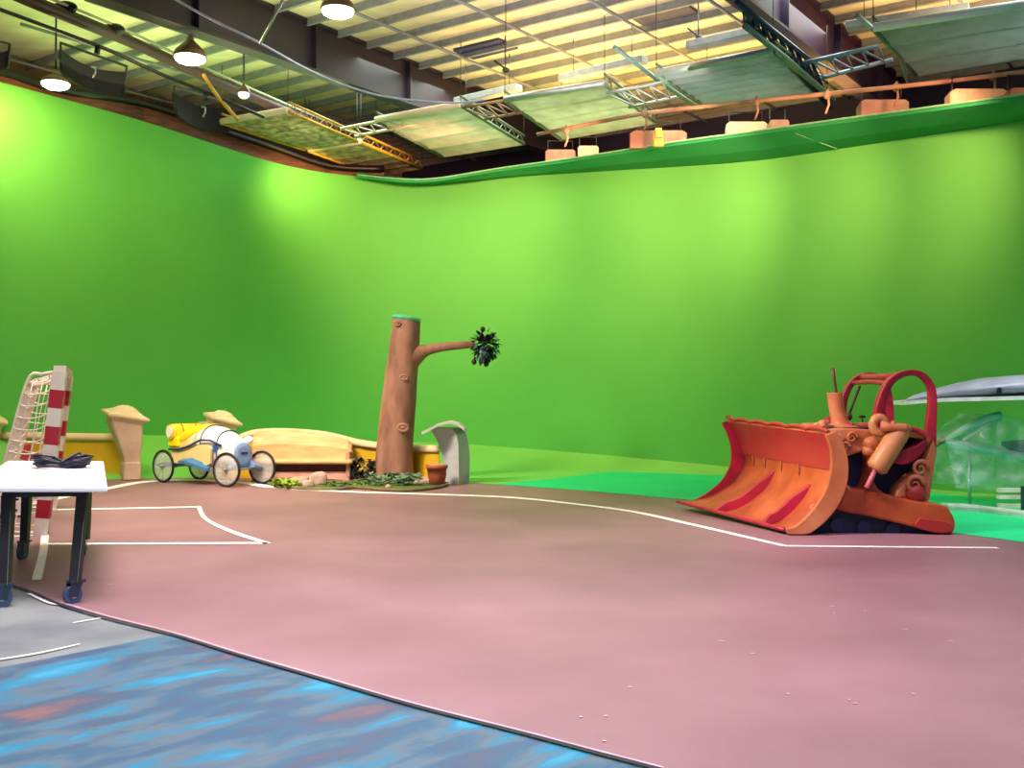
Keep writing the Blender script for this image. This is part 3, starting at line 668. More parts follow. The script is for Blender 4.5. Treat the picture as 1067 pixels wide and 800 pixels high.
# ------------------------------------------------------------------ bench
bx0, bx1 = Q(267, 480, 21.2).x, Q(366, 480, 21.2).x
t = thing('garden_bench', 'long peach bench with arched back against the mustard wall', 'bench', V(((bx0 + bx1) / 2, 21.2, 0)))
def bz(y, D): return Q(533.5, y, D).z
secs = []
for x, yt in ((264, 452), (268, 449), (285, 448), (305, 448), (330, 450.5), (350, 454.5), (363, 458), (366, 462)):
    p = Q(x, yt, 21.45); q = Q(x, 477, 21.3)
    secs.append([V((q.x, 21.28, q.z - .05)), V((q.x, 21.28, (p.z + q.z) / 2)), V((p.x, 21.42, p.z - .04)), V((p.x, 21.5, p.z)), V((p.x, 21.62, p.z - .04)), V((q.x, 21.6, q.z - .05))])
b = MB(); b.loft(secs, smooth=False); b.build('backrest', M_bench, t)
zs = bz(481, 20.85)
b = MB(); b.box(((Q(262, 480, 21).x + Q(368.5, 480, 21).x) / 2, 21.05, zs), ((Q(368.5, 480, 21).x - Q(262, 480, 21).x) / 2, .32, .045), bev=.03); b.build('seat', M_bench, t)
b = MB(); b.box(((bx0 + bx1) / 2, 21.15, zs - .13), ((bx1 - bx0) / 2 - .03, .2, .09)); b.build('under_seat_shade', M_benchd, t)  # dark block painting the shade in the gap under the seat
secs = []
for k in range(9):
    u = k / 8; x = bx0 + (bx1 - bx0) * u; zt = .17 + .05 * u; z0 = .03 + .05 * math.sin(PI * u)
    secs.append([V((x, 20.85, z0)), V((x, 21.4, z0)), V((x, 21.4, zs - .2)), V((x, 20.93, zs - .2))])
b = MB(); b.loft(secs, smooth=False); b.build('plinth', M_benchb, t)
for x in (bx0 + .02, bx1 - .02):
    b = MB(); b.box((x, 21.12, zs / 2 + .1), (.045, .24, zs / 2 + .1), bev=.02); b.build('bench_end', M_benchb, t)

# ------------------------------------------------------------------ planted mat, rocks, pot, bush
ell = []
mp = [(280, 504.5), (292, 507.5), (320, 510), (352, 510), (372, 508.5), (400, 511), (430, 511.5), (458, 508), (466, 505), (452, 503), (425, 500), (400, 499), (378, 500.5), (366, 502.6), (340, 503), (300, 503)]
loop_ = smooth_path([P(x, y, .02) for x, y in mp] + [P(*mp[0], .02)], 4)[:-1]
t = thing('planted_mat', 'flat grass mat with olive hem under the tree and bench', 'mat', V((-2.8, 20.5, 0)))
b = MB(); c0 = sum(loop_, V((0, 0, 0))) / len(loop_); b.prism([V((p.x, p.y, .014)) for p in loop_], (0, 0, .02)); b.build('turf', M_grass, t)
b = MB(); b.tube([V((p.x, p.y, .035)) for p in loop_], .035, 6, loop=True); b.build('hem', M_hem, t)
def leafpatch(name, x0, x1, y0, y1, n, L, m, lab, cat, h=.12):
    b = MB()
    for k in range(n):
        p = P(random.uniform(x0, x1), random.uniform(y0, y1), .035)
        for q in range(4):
            a = random.uniform(0, 2 * PI); d = V((math.cos(a), math.sin(a), random.uniform(.1, 1.2)))
            b.leaf(p + V((0, 0, random.uniform(0, h))), d, L * random.uniform(.7, 1.2), L * .6)
    o = b.build(name, m); tag(o, lab, cat); o['kind'] = 'stuff'; return o
leafpatch('ground_cover_leaves', 385, 440, 499.5, 506, 60, .15, M_leafgr, 'grey-green ground cover leaves around the tree foot', 'plants')
leafpatch('ground_cover_leaves', 286, 308, 504, 508, 26, .16, M_lime, 'lime green leaves on the mat beside the car wheel', 'plants', .06)
leafpatch('ground_cover_leaves', 340, 385, 503.5, 507, 40, .08, M_leafg, 'short green leaves between the rocks and the tree', 'plants', .02)
for i, (x, y, rx, rz_, lb) in enumerate(((312, 505, .2, .1, 'flat pinkish rock beside the lime leaves'), (331, 505, .2, .15, 'round pale rock at the bench front'), (321, 507, .12, .08, 'small pink rock wedged between the two bigger rocks'),
        (446, 503.5, .17, .08, 'flat pale rock at the pot foot'), (434, 505.5, .07, .05, 'small pale pebble by the tree foot'), (404, 508.5, .06, .04, 'tiny cream pebble on the mat hem'))):
    p = P(x, y, .03); b = MB(); b.ball(p + V((0, 0, rz_ * .6)), (rx, rx * .7, rz_), 14, 9, nz=.35, seed=i * 3); tag(b.build('rock', M_rock), lb, 'rock', 'rocks on the grass mat')
# dark bush with a yellow bloom
p = V((Q(379, 490, 21.1).x, 21.1, 0)); t = thing('flowering_bush', 'dark leafy bush with yellow bloom between bench and tree', 'plant', p)
b = MB()
for k in range(170):
    q = p + V((random.uniform(-.24, .24), random.uniform(-.15, .15), random.uniform(.04, .42))); b.leaf(q, V((random.uniform(-1, 1), random.uniform(-1, .3), random.uniform(-.4, .8))), .13, .09)
o = b.build('foliage', M_leafd, t)
b = MB()
for k in range(26):
    q = p + V((random.uniform(-.22, .22), random.uniform(-.2, -.1), random.uniform(.1, .3))); b.leaf(q, V((random.uniform(-1, 1), -.6, random.uniform(-.4, .8))), .1, .06)
o = b.build('foliage', mat('steel_blue_leaf', (70, 100, 110), .5), t)
b = MB()
for k in range(22):
    q = p + V((random.uniform(-.07, .07), -.2, .3 + random.uniform(-.06, .07))); b.leaf(q, V((random.uniform(-1, 1), -.5, random.uniform(-1, 1))), .07, .06)
b.build('bloom', mat('mustard_petal', (206, 176, 60), .6), t)
# pot
p = V((Q(455, 500, 19.85).x, 19.85, 0)); t = thing('flower_pot', 'tilted terracotta flower pot leaning on the grey-white pillar', 'flower pot', p)
def ring(c, r, n=20, T=None, ph=0): return [c + (T @ V((math.cos(2 * PI * i / n + ph) * r, math.sin(2 * PI * i / n + ph) * r, 0)) if T else V((math.cos(2 * PI * i / n) * r, math.sin(2 * PI * i / n) * r, 0))) for i in range(n)]
ax = V((.10, 0, .995)); T = Matrix.Rotation(-.0, 3, 'Y')
b = MB(); b.loft([ring(p + V((0, 0, .0)), .135), ring(p + V((0.01, 0, .2)), .17), ring(p + V((.0, 0, .33)), .185), ring(p + V((0, 0, .33)), .205), ring(p + V((0, 0, .40)), .21), ring(p + V((0, 0, .40)), .185), ring(p + V((0, 0, .36)), .18)]); b.build('pot', M_terra, t)
b = MB(); b.ball(p + V((0, 0, .37)), (.175, .175, .06)); b.build('soil', M_soil, t)

# ------------------------------------------------------------------ tree
D = 21.1; tb = V((Q(410, 500, D).x, D, 0))
t = thing('stage_tree', 'tall sawn-off prop tree with one bare branch on the grass mat', 'tree', tb)
axis = [(502, 410.5, 24), (496, 410.5, 20.5), (480, 411, 19.5), (455, 412.5, 18.8), (430, 414.5, 18.2), (400, 417, 17.2), (375, 420, 16.2), (350, 422.5, 15), (338, 423.3, 14.6), (331, 423.6, 14.6)]
secs = []; axp = []
for y, x, rp in axis:
    c = Q(x, y, D); 
    if y == 502: c.z = .03
    r = rp * D / F; axp.append((c, r)); secs.append(c)
ss = []; NN = 40
fine = smooth_path([c for c, r in axp], 4); fr_ = smooth_path([V((r, 0, 0)) for c, r in axp], 4)
for j, (c, r) in enumerate(zip(fine, fr_)):
    rg = []
    for i in range(NN):
        q = 2 * PI * i / NN; k = 1 + .05 * noise.noise(V((math.cos(q) * 1.3, math.sin(q) * 1.3, c.z * .9)))
        if c.z < .4: k += .10 * (1 - c.z / .4) * max(0, math.sin(5 * q + 1))
        last = j / (len(fine) - 1); tz = (.04 * -math.cos(q)) * max(0, last - .8) * 5
        rg.append(c + V((math.cos(q) * r.x * k, math.sin(q) * r.x * k, tz)))
    ss.append(rg)
b = MB(); b.loft(ss); b.build('trunk', M_trunk, t)
ct = fine[-1]; rt = fr_[-1].x
b = MB(); tr = []
for k, dz in ((1.03, -.05), (1.03, .015), (.88, .03), (.8, .0), (.02, -.02)):
    tr.append([ct + V((math.cos(q) * rt * k, math.sin(q) * rt * k, dz + .04 * -math.cos(q))) for q in [2 * PI * i / NN for i in range(NN)]])
b.loft(tr); b.build('cut_end', M_mint, t)
for (x, y, r) in ((420, 445.5, .1), (421, 393, .07), (414, 337, .06)):
    c = Q(x, y, D - interp([(330, 14.6), (400, 17.2), (500, 20)], y)[0] * D / F + .0); b = MB()
    b.tube([c + V((math.cos(a) * r, 0, math.sin(a) * r * .7)) for a in [2 * PI * i / 12 for i in range(12)]], r * .35, 6, loop=True); b.ball(c, (r * .6, r * .4, r * .4)); b.build('knot', M_trunk, t)
br = [Q(x, y, D) for x, y in ((428, 372), (436, 368), (444, 365), (455, 362.5), (470, 360.5), (495, 358.5))]
brs = smooth_path(br, 4); rr = smooth_path([V((k, 0, 0)) for k in (.25, .19, .12, .095, .085, .07)], 4)
b = MB(); b.tube(brs, [v.x for v in rr], 14); b.build('branch', M_trunk, t)
c = Q(506, 361, D); b = MB(); b2 = MB()
for k in range(230):
    d = V((random.gauss(0, 1), random.gauss(0, 1), random.gauss(0, 1))).normalized(); q = c + V((d.x * .24, d.y * .24, d.z * .27)) * random.uniform(.3, 1)
    (b if random.random() < .72 else b2).leaf(q, d + V((0, 0, random.uniform(-1, .2))), random.uniform(.1, .17), .1)
for (x0, y0, x1, y1) in ((501, 352, 503, 343), (495, 372, 494, 377), (502, 372, 501.5, 376), (507, 372, 507, 379), (512, 354, 513, 349)):
    b.tube([Q(x0, y0, D - .1), Q(x1, y1, D - .1)], .025, 5); b.ball(Q(x1, y1, D - .1), (.05, .05, .06), 8, 6)
b.build('foliage', M_leafd, t); b2.build('foliage', M_leaft, t)

# ------------------------------------------------------------------ racing car
fw = (P(236, 507.8) - P(170, 503.0)).normalized(); rz = math.atan2(fw.y, fw.x)
FLw, RLw = P(236, 507.8), P(170, 503.0)
mid = (FLw + RLw) / 2; lat = V((-fw.y, fw.x, 0))    # away from the camera side
TRK = .86; mid = mid + lat * TRK / 2
HB = (FLw - RLw).length / 2
car = thing('racing_car', 'white, yellow and blue soapbox racing car on thin wire wheels', 'car', V((mid.x, mid.y, 0)), rz)
# local: +x forward, +y away from camera
def section(x, hw, z0, z1, n=20, pw=2.3):
    zc, hz = (z0 + z1) / 2, (z1 - z0) / 2; r = []
    for i in range(n):
        q = 2 * PI * i / n; c_, s_ = math.cos(q), math.sin(q)
        r.append(V((x, math.copysign(abs(c_) ** (2 / pw), c_) * hw, zc + math.copysign(abs(s_) ** (2 / pw), s_) * hz)))
    return r
hood = [(-.15, .33, .34, 1.12), (.1, .33, .33, 1.13), (.35, .32, .32, 1.10), (.6, .29, .31, 1.03), (.8, .26, .31, .96), (.98, .23, .31, .88), (1.1, .20, .33, .82)]
b = MB(); b.loft([section(*h) for h in hood]); b.build('hood', M_carw, car, local=True)
b = MB(); b.loft([section(1.10, .20, .33, .82), section(1.13, .19, .34, .81), section(1.145, .12, .42, .72)]); gr = b.build('grille', M_carlb, car, local=True)
b = MB(); b.box((1.15, 0, .62), (.012, .07, .018)); b.build('badge', M_navyb, car, local=True)
b = MB(); b.loft([section(*h) for h in ((-1.12, .1, .42, .62), (-1.0, .2, .38, .78), (-.7, .29, .34, .98), (-.4, .32, .34, 1.08), (-.15, .335, .335, 1.125))]); b.build('tail', M_carc, car, local=True)
b = MB(); b.loft([section(*h) for h in ((-1.0, .2, .62, .92), (-.8, .27, .66, 1.02), (-.45, .31, .72, 1.12), (-.12, .28, .85, 1.16), (.12, .15, 1.02, 1.16))]); b.build('yellow_cowl', M_cary, car, local=True)
# side panel, cream
for sy in (-1, 1):
    b = MB(); b.loft([[V((x, sy * .36 - .02, z0)), V((x, sy * .36 + .02, z0)), V((x, sy * .335 + .02, z1)), V((x, sy * .335 - .02, z1))] for x, z0, z1 in ((-.9, .42, .62), (-.5, .38, .72), (0, .36, .78), (.4, .38, .76), (.55, .42, .70))], smooth=False); b.build('side_panel', M_carc, car, local=True)
    b = MB(); b.tube([(-1.0, sy * .36, .66), (-.6, sy * .385, .66), (-.2, sy * .385, .74), (.2, sy * .375, .86), (.5, sy * .345, .86), (.8, sy * .29, .76)], .022, 6); b.build('blue_stripe', M_navyb, car, local=True)
    b = MB(); secs = []
    for x, wd, z in ((-.62, .02, .45), (-.45, .12, .50), (-.1, .2, .52), (.25, .16, .46), (.5, .04, .38)):
        secs.append([V((x, sy * .34, z)), V((x, sy * (.36 + wd), z - .05)), V((x, sy * (.36 + wd), z - .10)), V((x, sy * .34, z - .12))])
    b.loft(secs, smooth=False); b.build('running_board', M_carb, car, local=True)
    # star emblem
    b = MB(); st = []
    for i in range(10):
        a = PI / 2 + i * PI / 5; r = .11 if i % 2 == 0 else .048; st.append(V((.62 + math.cos(a) * r, sy * .305, .72 + math.sin(a) * r)))
    b.prism(st, (0, sy * .015, 0)); b.build('star_emblem', mat('royal_blue', (40, 88, 190), .4), car, local=True)
    if sy > 0:
        b = MB(); b.ball((.98, sy * .2, .86), (.15, .07, .07), M=None); b.build('headlight', M_white, car, local=True)
for x, hw, z0, z1 in ((.12, .337, .33, 1.137), (.62, .292, .31, 1.035)):
    b = MB(); b.tube(section(x, hw, z0, z1, 28), .012, 5, loop=True); b.build('hood_strap', M_navyb, car, local=True)
# luggage roll and seat
b = MB(); b.tube([(-.98, -.36, 1.0), (-.98, -.2, 1.0), (-.98, .2, 1.0), (-.98, .36, 1.0)], [.145, .155, .155, .145], 18); lr = b.build('luggage_roll', M_cary, car, local=True)
b = MB(); b.tube([(-.98, -.375, 1.0), (-.98, -.358, 1.0)], .11, 16); b.build('roll_end', M_carw, car, local=True)
for y in (-.15, .15):
    b = MB(); b.tube([V((-.98 + math.cos(a) * .16, y, 1.0 + math.sin(a) * .16)) for a in [2 * PI * i / 16 for i in range(16)]], .012, 5, loop=True); b.build('roll_strap', mat('tan_strap', (170, 110, 40), .6), car, local=True)
b = MB(); b.box((-.95, 0, .80), (.2, .32, .12), bev=.05); b.build('luggage_bag', mat('bright_yellow_bag', (250, 226, 10), .4, var=.03), car, local=True)
for ch in car.children:   # body shortened to the wheelbase
    ch.data.transform(Matrix.Diagonal((.80, 1.1, 1, 1)))
# axles and fairings
for x in (-HB, HB):
    b = MB(); b.tube([(x, -TRK / 2, .32), (x, TRK / 2, .32)], .022, 8); b.build('axle', M_rim, car, local=True)
    for sy in (-1, 1):
        b = MB(); s2 = []
        for k, (hw, hz) in zip((0, .35, .7, 1), ((.16, .09), (.12, .06), (.08, .04), (.03, .02))):
            y = sy * (.16 + (TRK / 2 - .17) * k); zc = .40 + (.33 - .40) * k; xx = x * .9 + (x - x * .9) * k
            s2.append([V((xx + math.cos(q) * hw, y, zc + math.sin(q) * hz)) for q in [2 * PI * i / 12 for i in range(12)]])
        b.loft(s2); b.build('axle_fairing', M_carlb if x > 0 else M_carb, car, local=True)
    if x < 0:
        b = MB(); b.tube([(x - .35, -TRK / 2 + .08, .33), (x - .1, -TRK / 2 + .1, .35), (x + .2, -.3, .36), (x + .5, -.3, .42)], [.01, .06, .06, .02], 10); b.build('tail_fin', M_carb, car, local=True)
WR = .325
for x in (-HB, HB):
    for sy in (-1, 1):
        y = sy * TRK / 2; n0 = len(COL.objects); b = MB(); circ = [V((x + math.cos(a) * (WR - .022), y, WR + math.sin(a) * (WR - .022))) for a in [2 * PI * i / 40 for i in range(40)]]
        b.tube(circ, .024, 8, loop=True); wh = b.build('wheel', M_tyre, car, local=True)
        b = MB(); b.tube([V((x + math.cos(a) * (WR - .05), y, WR + math.sin(a) * (WR - .05))) for a in [2 * PI * i / 40 for i in range(40)]], .012, 6, loop=True)
        b.build('rim', M_rim, wh, local=True)
        b = MB()
        for i in range(20):
            a = 2 * PI * i / 20; b.tube([(x, y + .03 * (-1) ** i, WR), (x + math.cos(a) * (WR - .05), y, WR + math.sin(a) * (WR - .05))], .0022, 4)
        b.build('spokes', M_rim, wh, local=True)
        b = MB(); r1 = [V((x + math.cos(a) * (WR - .05), y - .004, WR + math.sin(a) * (WR - .05))) for a in [2 * PI * i / 32 for i in range(32)]]; b.prism(r1, (0, .008, 0)); b.build('wheel_disc', M_disc, wh, local=True)
        b = MB(); b.tube([(x, y - .05, WR), (x, y + .05, WR)], .035, 12); b.ball((x, y + sy * .05, WR), .03, 10, 6); b.build('hub', M_rim, wh, local=True)
        if x > 0:   # front wheels steered a little
            Mx = Matrix.Translation((x, y, WR)) @ Matrix.Rotation(math.radians(9), 4, 'Z') @ Matrix.Translation((-x, -y, -WR))
            for o_ in [wh] + list(wh.children): o_.data.transform(Mx)

# ------------------------------------------------------------------ bulldozer prop
DN, DF = 12.9, 14.6
doz = thing('toy_bulldozer', 'large cartoon orange bulldozer prop with crimson roll hoops on the brown floor', 'bulldozer', V((Q(900, 550, 13.8).x, 13.8, 0)))
# blade, lofted between the near and the far end section
Dn, Df = 12.75, 15.6
nearp = [Q(x, y, Dn) for x, y in ((861, 452), (866, 466), (867, 484), (864, 502), (856, 520), (844, 536), (830, 549), (818, 553))]
farp = [Q(x, y, Df) for x, y in ((756, 439), (767, 453), (774, 468), (775, 483), (767, 498), (752, 510), (733, 519), (706, 523))]
nf, ff = smooth_path(nearp, 3), smooth_path(farp, 3)
for p in nf + ff: p.z = max(p.z, .03)
secs = []; NB = 24
for k in range(NB + 1):
    u = k / NB; secs.append([a.lerp(c, u) for a, c in zip(nf, ff)])
front = secs
b = MB(); Kp = len(nf); th = []
for s_ in secs:
    rg = list(s_); back = []
    for i, p in enumerate(s_):
        tn = (s_[min(i + 1, Kp - 1)] - s_[max(i - 1, 0)]); nrm = V((-tn.z, 0, tn.x)).normalized()
        if nrm.x < 0: nrm = -nrm
        back.append(p + nrm * (.07 if i < Kp - 4 else .07 * (Kp - 1 - i) / 4 + .01))
    th.append(rg + back[::-1])
b.loft(th, smooth=True)
blade = b.build('blade', M_orange, doz)
# crimson upper face band
b = MB()
b.loft([[p + V((-.012, -.008, 0)) for p in s_[:8]] for s_ in secs], closed=False, smooth=True); b.build('upper_face', M_redor, blade)
# top lip, slightly serrated
b = MB(); lp = []
for k in range(NB * 3 + 1):
    u = k / (NB * 3); p = nf[0].lerp(ff[0], u) + V((0.02, 0, .02 + .035 * abs(math.sin(u * PI * 5.5)) ** .5 * (1 if u < .97 else 1.6))); lp.append(p)
b.tube(lp, .025, 8); b.build('top_lip', M_redor, blade)
def endplate(pts, dy, wd, m, nm):
    b = MB(); s2 = []
    for i, p in enumerate(pts):
        tn = pts[min(i + 1, len(pts) - 1)] - pts[max(i - 1, 0)]; nrm = V((-tn.z, 0, tn.x)).normalized()
        if nrm.x < 0: nrm = -nrm
        w_ = wd * (.55 + .75 * math.sin(PI * min(1, (i + 1) / (len(pts)))))
        a = p - nrm * .03; c = p + nrm * w_
        s2.append([V((a.x, a.y + dy, a.z)), V((c.x, c.y + dy, max(c.z, .02))), V((c.x, c.y + dy + .08, max(c.z, .02))), V((a.x, a.y + dy + .08, a.z))])
    b.loft(s2, smooth=False); return b.build(nm, m, blade, bev=.01)
endplate(nf, -.08, .15, M_orangel, 'end_plate')
# far crimson side wall of the blade
b = MB(); s2 = []
for i, p in enumerate(ff):
    q = p + (nf[i] - ff[i]).normalized() * .06 + V((-.05, 0, 0)); wd = .16 * math.sin(PI * (i + .5) / len(ff)) + .04
    s2.append([p, p + V((0, .06, 0)), p + V((-wd, .06, -.02)), p + V((-wd, -.0, -.02))])
for r_ in s2:
    for p in r_: p.z = max(p.z, .03)
b.loft(s2, smooth=False); b.build('end_plate', M_crim, blade)
# crimson curved ribs on the face
def rib(u, i0, i1):
    c = [nf[i].lerp(ff[i], u) for i in range(i0, i1)]; b = MB(); n = len(c); s2 = []
    for i, p in enumerate(c):
        h = .12 * min(1, (i + .4) / 4) * min(1, (n - i) / 3.0); w_ = .04
        tn = c[min(i + 1, n - 1)] - c[max(i - 1, 0)]; nrm = V((tn.z, 0, -tn.x)).normalized()
        if nrm.x > 0: nrm = -nrm
        dl = (ff[0] - nf[0]).normalized() * w_; top = p + nrm * h
        top.z = max(top.z, .05)
        s2.append([p - dl, p + dl, top + dl * .8, top - dl * .8])
    b.loft(s2, smooth=False); b.build('blade_rib', M_crim, blade, bev=.01)
rib(.17, 10, 22); rib(.60, 9, 22)
b = MB(); b.tube([nf[-1].lerp(ff[-1], k / 12) + V((0, 0, .012)) for k in range(13)], .028, 6); b.build('cutting_edge', M_crim, blade)
# gouge marks on the face
for u in (.3, .5, .7, .85):
    c = nf[9].lerp(ff[9], u); c1 = nf[7].lerp(ff[7], u + .02)
    b = MB(); b.tube([c + V((-.01, 0, 0)), c1 + V((-.01, 0, 0))], [.005, .022], 6); b.build('dent', mat('rust_dent', (150, 66, 36), .6), blade)
def X(px, D=DN): return (px - 533.5) / F * D
def plate(pts, D0, D1, m, nm, parent=doz, bev=.03, sm=False):
    poly = [Q(x, y, D0) for x, y in pts]
    for p in poly: p.z = max(p.z, .0)
    b = MB(); b.prism([V((p.x, D0, p.z)) for p in poly], (0, D1 - D0, 0)); return b.build(nm, m, parent, bev=bev)
def smp(pts, n=4):
    c = smooth_path([V((x, y, 0)) for x, y in pts] + [V((*pts[0], 0))], n)[:-1]; return [(p.x, p.y) for p in c]
# tracks (near and far), rounded slab with lugs
tr_ = [(848, 530), (866, 524), (900, 532), (950, 545), (984, 550), (980, 557), (962, 561.5), (920, 563.5), (870, 563.5), (846, 561), (838, 550)]
for D0, D1 in ((DN + .02, DN + .38), (DF - .3, DF + .05)):
    sc = D0 / DN
    pts = smp([(533.5 + (x - 533.5) / 1, y) for x, y in tr_], 4)
    poly = []
    for x, y in pts:
        p = Q(x, y, DN); poly.append(V((p.x, D0, max(p.z, .0))))
    b = MB(); b.prism(poly, (0, D1 - D0, 0)); tk = b.build('track', M_dblue, doz, bev=.02)
    b = MB()
    for i in range(0, len(poly), 2):
        p = poly[i]; b.box((p.x, (D0 + D1) / 2, p.z + .0 if p.z > .03 else .02), (.025, (D1 - D0) / 2 + .015, .02))
    b.build('track_lugs', M_dblue, tk)
    for x, y in ((872, 547), (900, 549), (930, 552)):
        p = Q(x, y, DN); b = MB(); b.tube([V((p.x, D0 - .03, p.z)), V((p.x, D0 + .02, p.z))], .085, 16); b.build('road_wheel', mat('navy_wheel', (20, 30, 72), .5), tk)
# underbelly between tracks
plate([(850, 530), (960, 545), (955, 556), (850, 556)], DN + .4, DF - .3, M_dblue, 'underbody')
# orange track beams
beam = [(868, 511), (880, 508), (915, 513), (950, 521), (982, 526), (991, 533), (996, 545), (993, 555), (980, 557), (940, 546), (905, 538), (876, 532), (866, 524)]
plate(smp(beam, 3), DN - .12, DN + .34, M_orange, 'track_beam', bev=.04)
p0 = [(533.5 + (x - 533.5), y) for x, y in beam]
poly = [V((Q(x, y, DN).x, DF - .25, max(Q(x, y, DN).z, 0))) for x, y in smp(beam, 3)]
b = MB(); b.prism(poly, (0, .4, 0)); b.build('track_beam', M_orange, doz, bev=.04)
plate(smp([(958, 540), (985, 543), (994, 549), (991, 554), (976, 555), (955, 549)], 3), DN - .17, DN - .1, M_redor, 'beam_end_patch', bev=.01)
# chassis box / body
body = [(862, 452), (868, 447), (890, 446), (912, 448), (940, 452), (966, 452), (972, 465), (969, 490), (967, 524), (930, 518), (890, 512), (866, 512)]
poly = [V((Q(x, y, DN).x, 0, Q(x, y, DN).z)) for x, y in smp(body, 3)]
b = MB(); b.prism([V((p.x, DN + .28, p.z)) for p in poly], (0, DF - DN - .5, 0)); b.build('body', M_dblue, doz, bev=.03)
# side bodywork, near: hood side, arches around blue openings
def sidepiece(pts, nm, m, d0=.06, d1=.3, far=True, n=3, bev=.03):
    pts = smp(pts, n) if n else pts
    poly = [V((Q(x, y, DN).x, 0, max(0, Q(x, y, DN).z))) for x, y in pts]
    b = MB(); b.prism([V((p.x, DN + d0, p.z)) for p in poly], (0, d1 - d0, 0)); b.build(nm, m, doz, bev=bev)
    if far:
        b = MB(); b.prism([V((p.x, DF - d1, p.z)) for p in poly], (0, d1 - d0, 0)); b.build(nm, m, doz, bev=bev)
sidepiece([(866, 516), (864, 490), (866, 506), (872, 511), (888, 513), (900, 509), (908, 500), (914, 509), (922, 515), (936, 517), (950, 514), (962, 516), (967, 526), (930, 524), (890, 518)], 'side_skirt', M_orange, -.04, .3, n=0)
sidepiece([(858, 450), (872, 446), (900, 447), (915, 450), (912, 462), (902, 470), (890, 474), (880, 478), (872, 486), (864, 478)], 'hood_side', M_orangel)
sidepiece([(905, 470), (912, 475), (914, 488), (912, 500), (908, 508), (903, 512), (902, 506), (906, 495), (906, 480)], 'side_post', M_orange, .02, .3)
sidepiece([(912, 450), (940, 449), (966, 450), (974, 462), (972, 475), (966, 460), (952, 456), (930, 456), (914, 462)], 'cab_sill', M_peach)
sidepiece([(972, 458), (975, 470), (971, 500), (966, 524), (950, 522), (934, 518), (938, 508), (948, 498), (960, 488), (966, 474)], 'rear_post', M_orangel, -.02, .3)
sidepiece([(926, 474), (938, 470), (955, 464), (968, 456), (962, 472), (950, 482), (938, 484), (930, 480)], 'seat_side', M_crim, .0, .28)
# scroll on rear post
def spiral(cx, cy, r, D0, m, nm, rad=.03):
    b = MB(); pts = [Q(cx + math.cos(a) * r * (1 - a / 11), cy - math.sin(a) * r * (1 - a / 11), D0) for a in [i * .35 for i in range(26)]]
    b.tube(pts, [rad * (1 - i / 36) for i in range(26)], 7); b.build(nm, m, doz)
spiral(959, 488, 9, DN - .05, M_orangel, 'scroll'); spiral(953, 505, 10, DN - .06, M_orangel, 'scroll', .035)
b = MB(); b.ball(Q(955, 514, DN - .04), (.13, .08, .1), nz=.2); b.build('red_knob', M_redor, doz)
spiral(878, 512, 7, DN - .1, M_orangel, 'scroll', .03)
# hood top: rounded cowling between the blade and the cab
poly = [(862, 451), (872, 444), (892, 443.5), (905, 446), (914, 450), (912, 456), (866, 458)]
pl = [V((Q(x, y, DN).x, DN + .1, Q(x, y, DN).z)) for x, y in smp(poly, 3)]
b = MB(); b.prism(pl, (0, DF - DN - .2, 0)); b.build('hood', M_orangel, doz, bev=.05)
# grille scrolls on hood
for (x, y, r) in ((872, 459, 7), (880, 466, 6), (888, 456, 6)):
    spiral(x, y, r, DN + .03, M_orangel, 'scroll', .022)
# exhaust stack + pipe
c = Q(873, 444, 13.4)
D1 = 13.5
b = MB(); b.loft([ring(Q(x, y, D1), r * D1 / F, 20) for x, y, r in ((880, 448, 15), (877, 443, 11), (874.5, 436, 8.5), (871.5, 424, 8), (869.5, 410, 7.8), (869, 409, 7.6), (869, 410, 6))]); st = b.build('exhaust_stack', M_orangel, doz)
b = MB(); b.tube([Q(872, 412, D1), Q(869.5, 396, D1), Q(867.5, 383, D1)], [.016, .018, .026], 8); b.build('exhaust_pipe', mat('brown_pipe', (110, 62, 44), .5), doz)
for x, y, r, D_ in ((857, 443, 6, 13.3), (852, 444, 4.5, 13.6), (864, 441, 7, 13.9), (885, 446, 6, 13.2), (895, 447, 5, 13.3)):
    b = MB(); b.ball(Q(x, y, D_), r * D_ / F, 12, 8, nz=.3, seed=x); b.build('hood_lump', M_orangel if x < 860 else M_crim, doz)
b = MB(); b.box(Q(884, 447, 13.3), (.35, .3, .05), bev=.02); b.build('engine_tray', M_grim, doz)
b = MB(); b.tube([Q(893, 444, 13.3), Q(904, 446, 13.2), Q(915, 450, 13.1)], [.05, .07, .04], 8); b.build('dash_panel', M_crim, doz)
# steering wheel, lever
b = MB(); b.tube([Q(899, 447, 13.6), Q(898.5, 436, 13.6)], .01, 6); b.ball(Q(898.5, 434, 13.6), (.045, .045, .02), 10, 5); b.build('lever', M_grim, doz)
b = MB(); b.tube([Q(884, 434, 14.0), Q(889, 420, 14.0), Q(896, 402, 14.0)], .018, 6); b.ball(Q(884, 434, 14), (.05, .05, .06)); b.build('wiper', M_grim, doz)
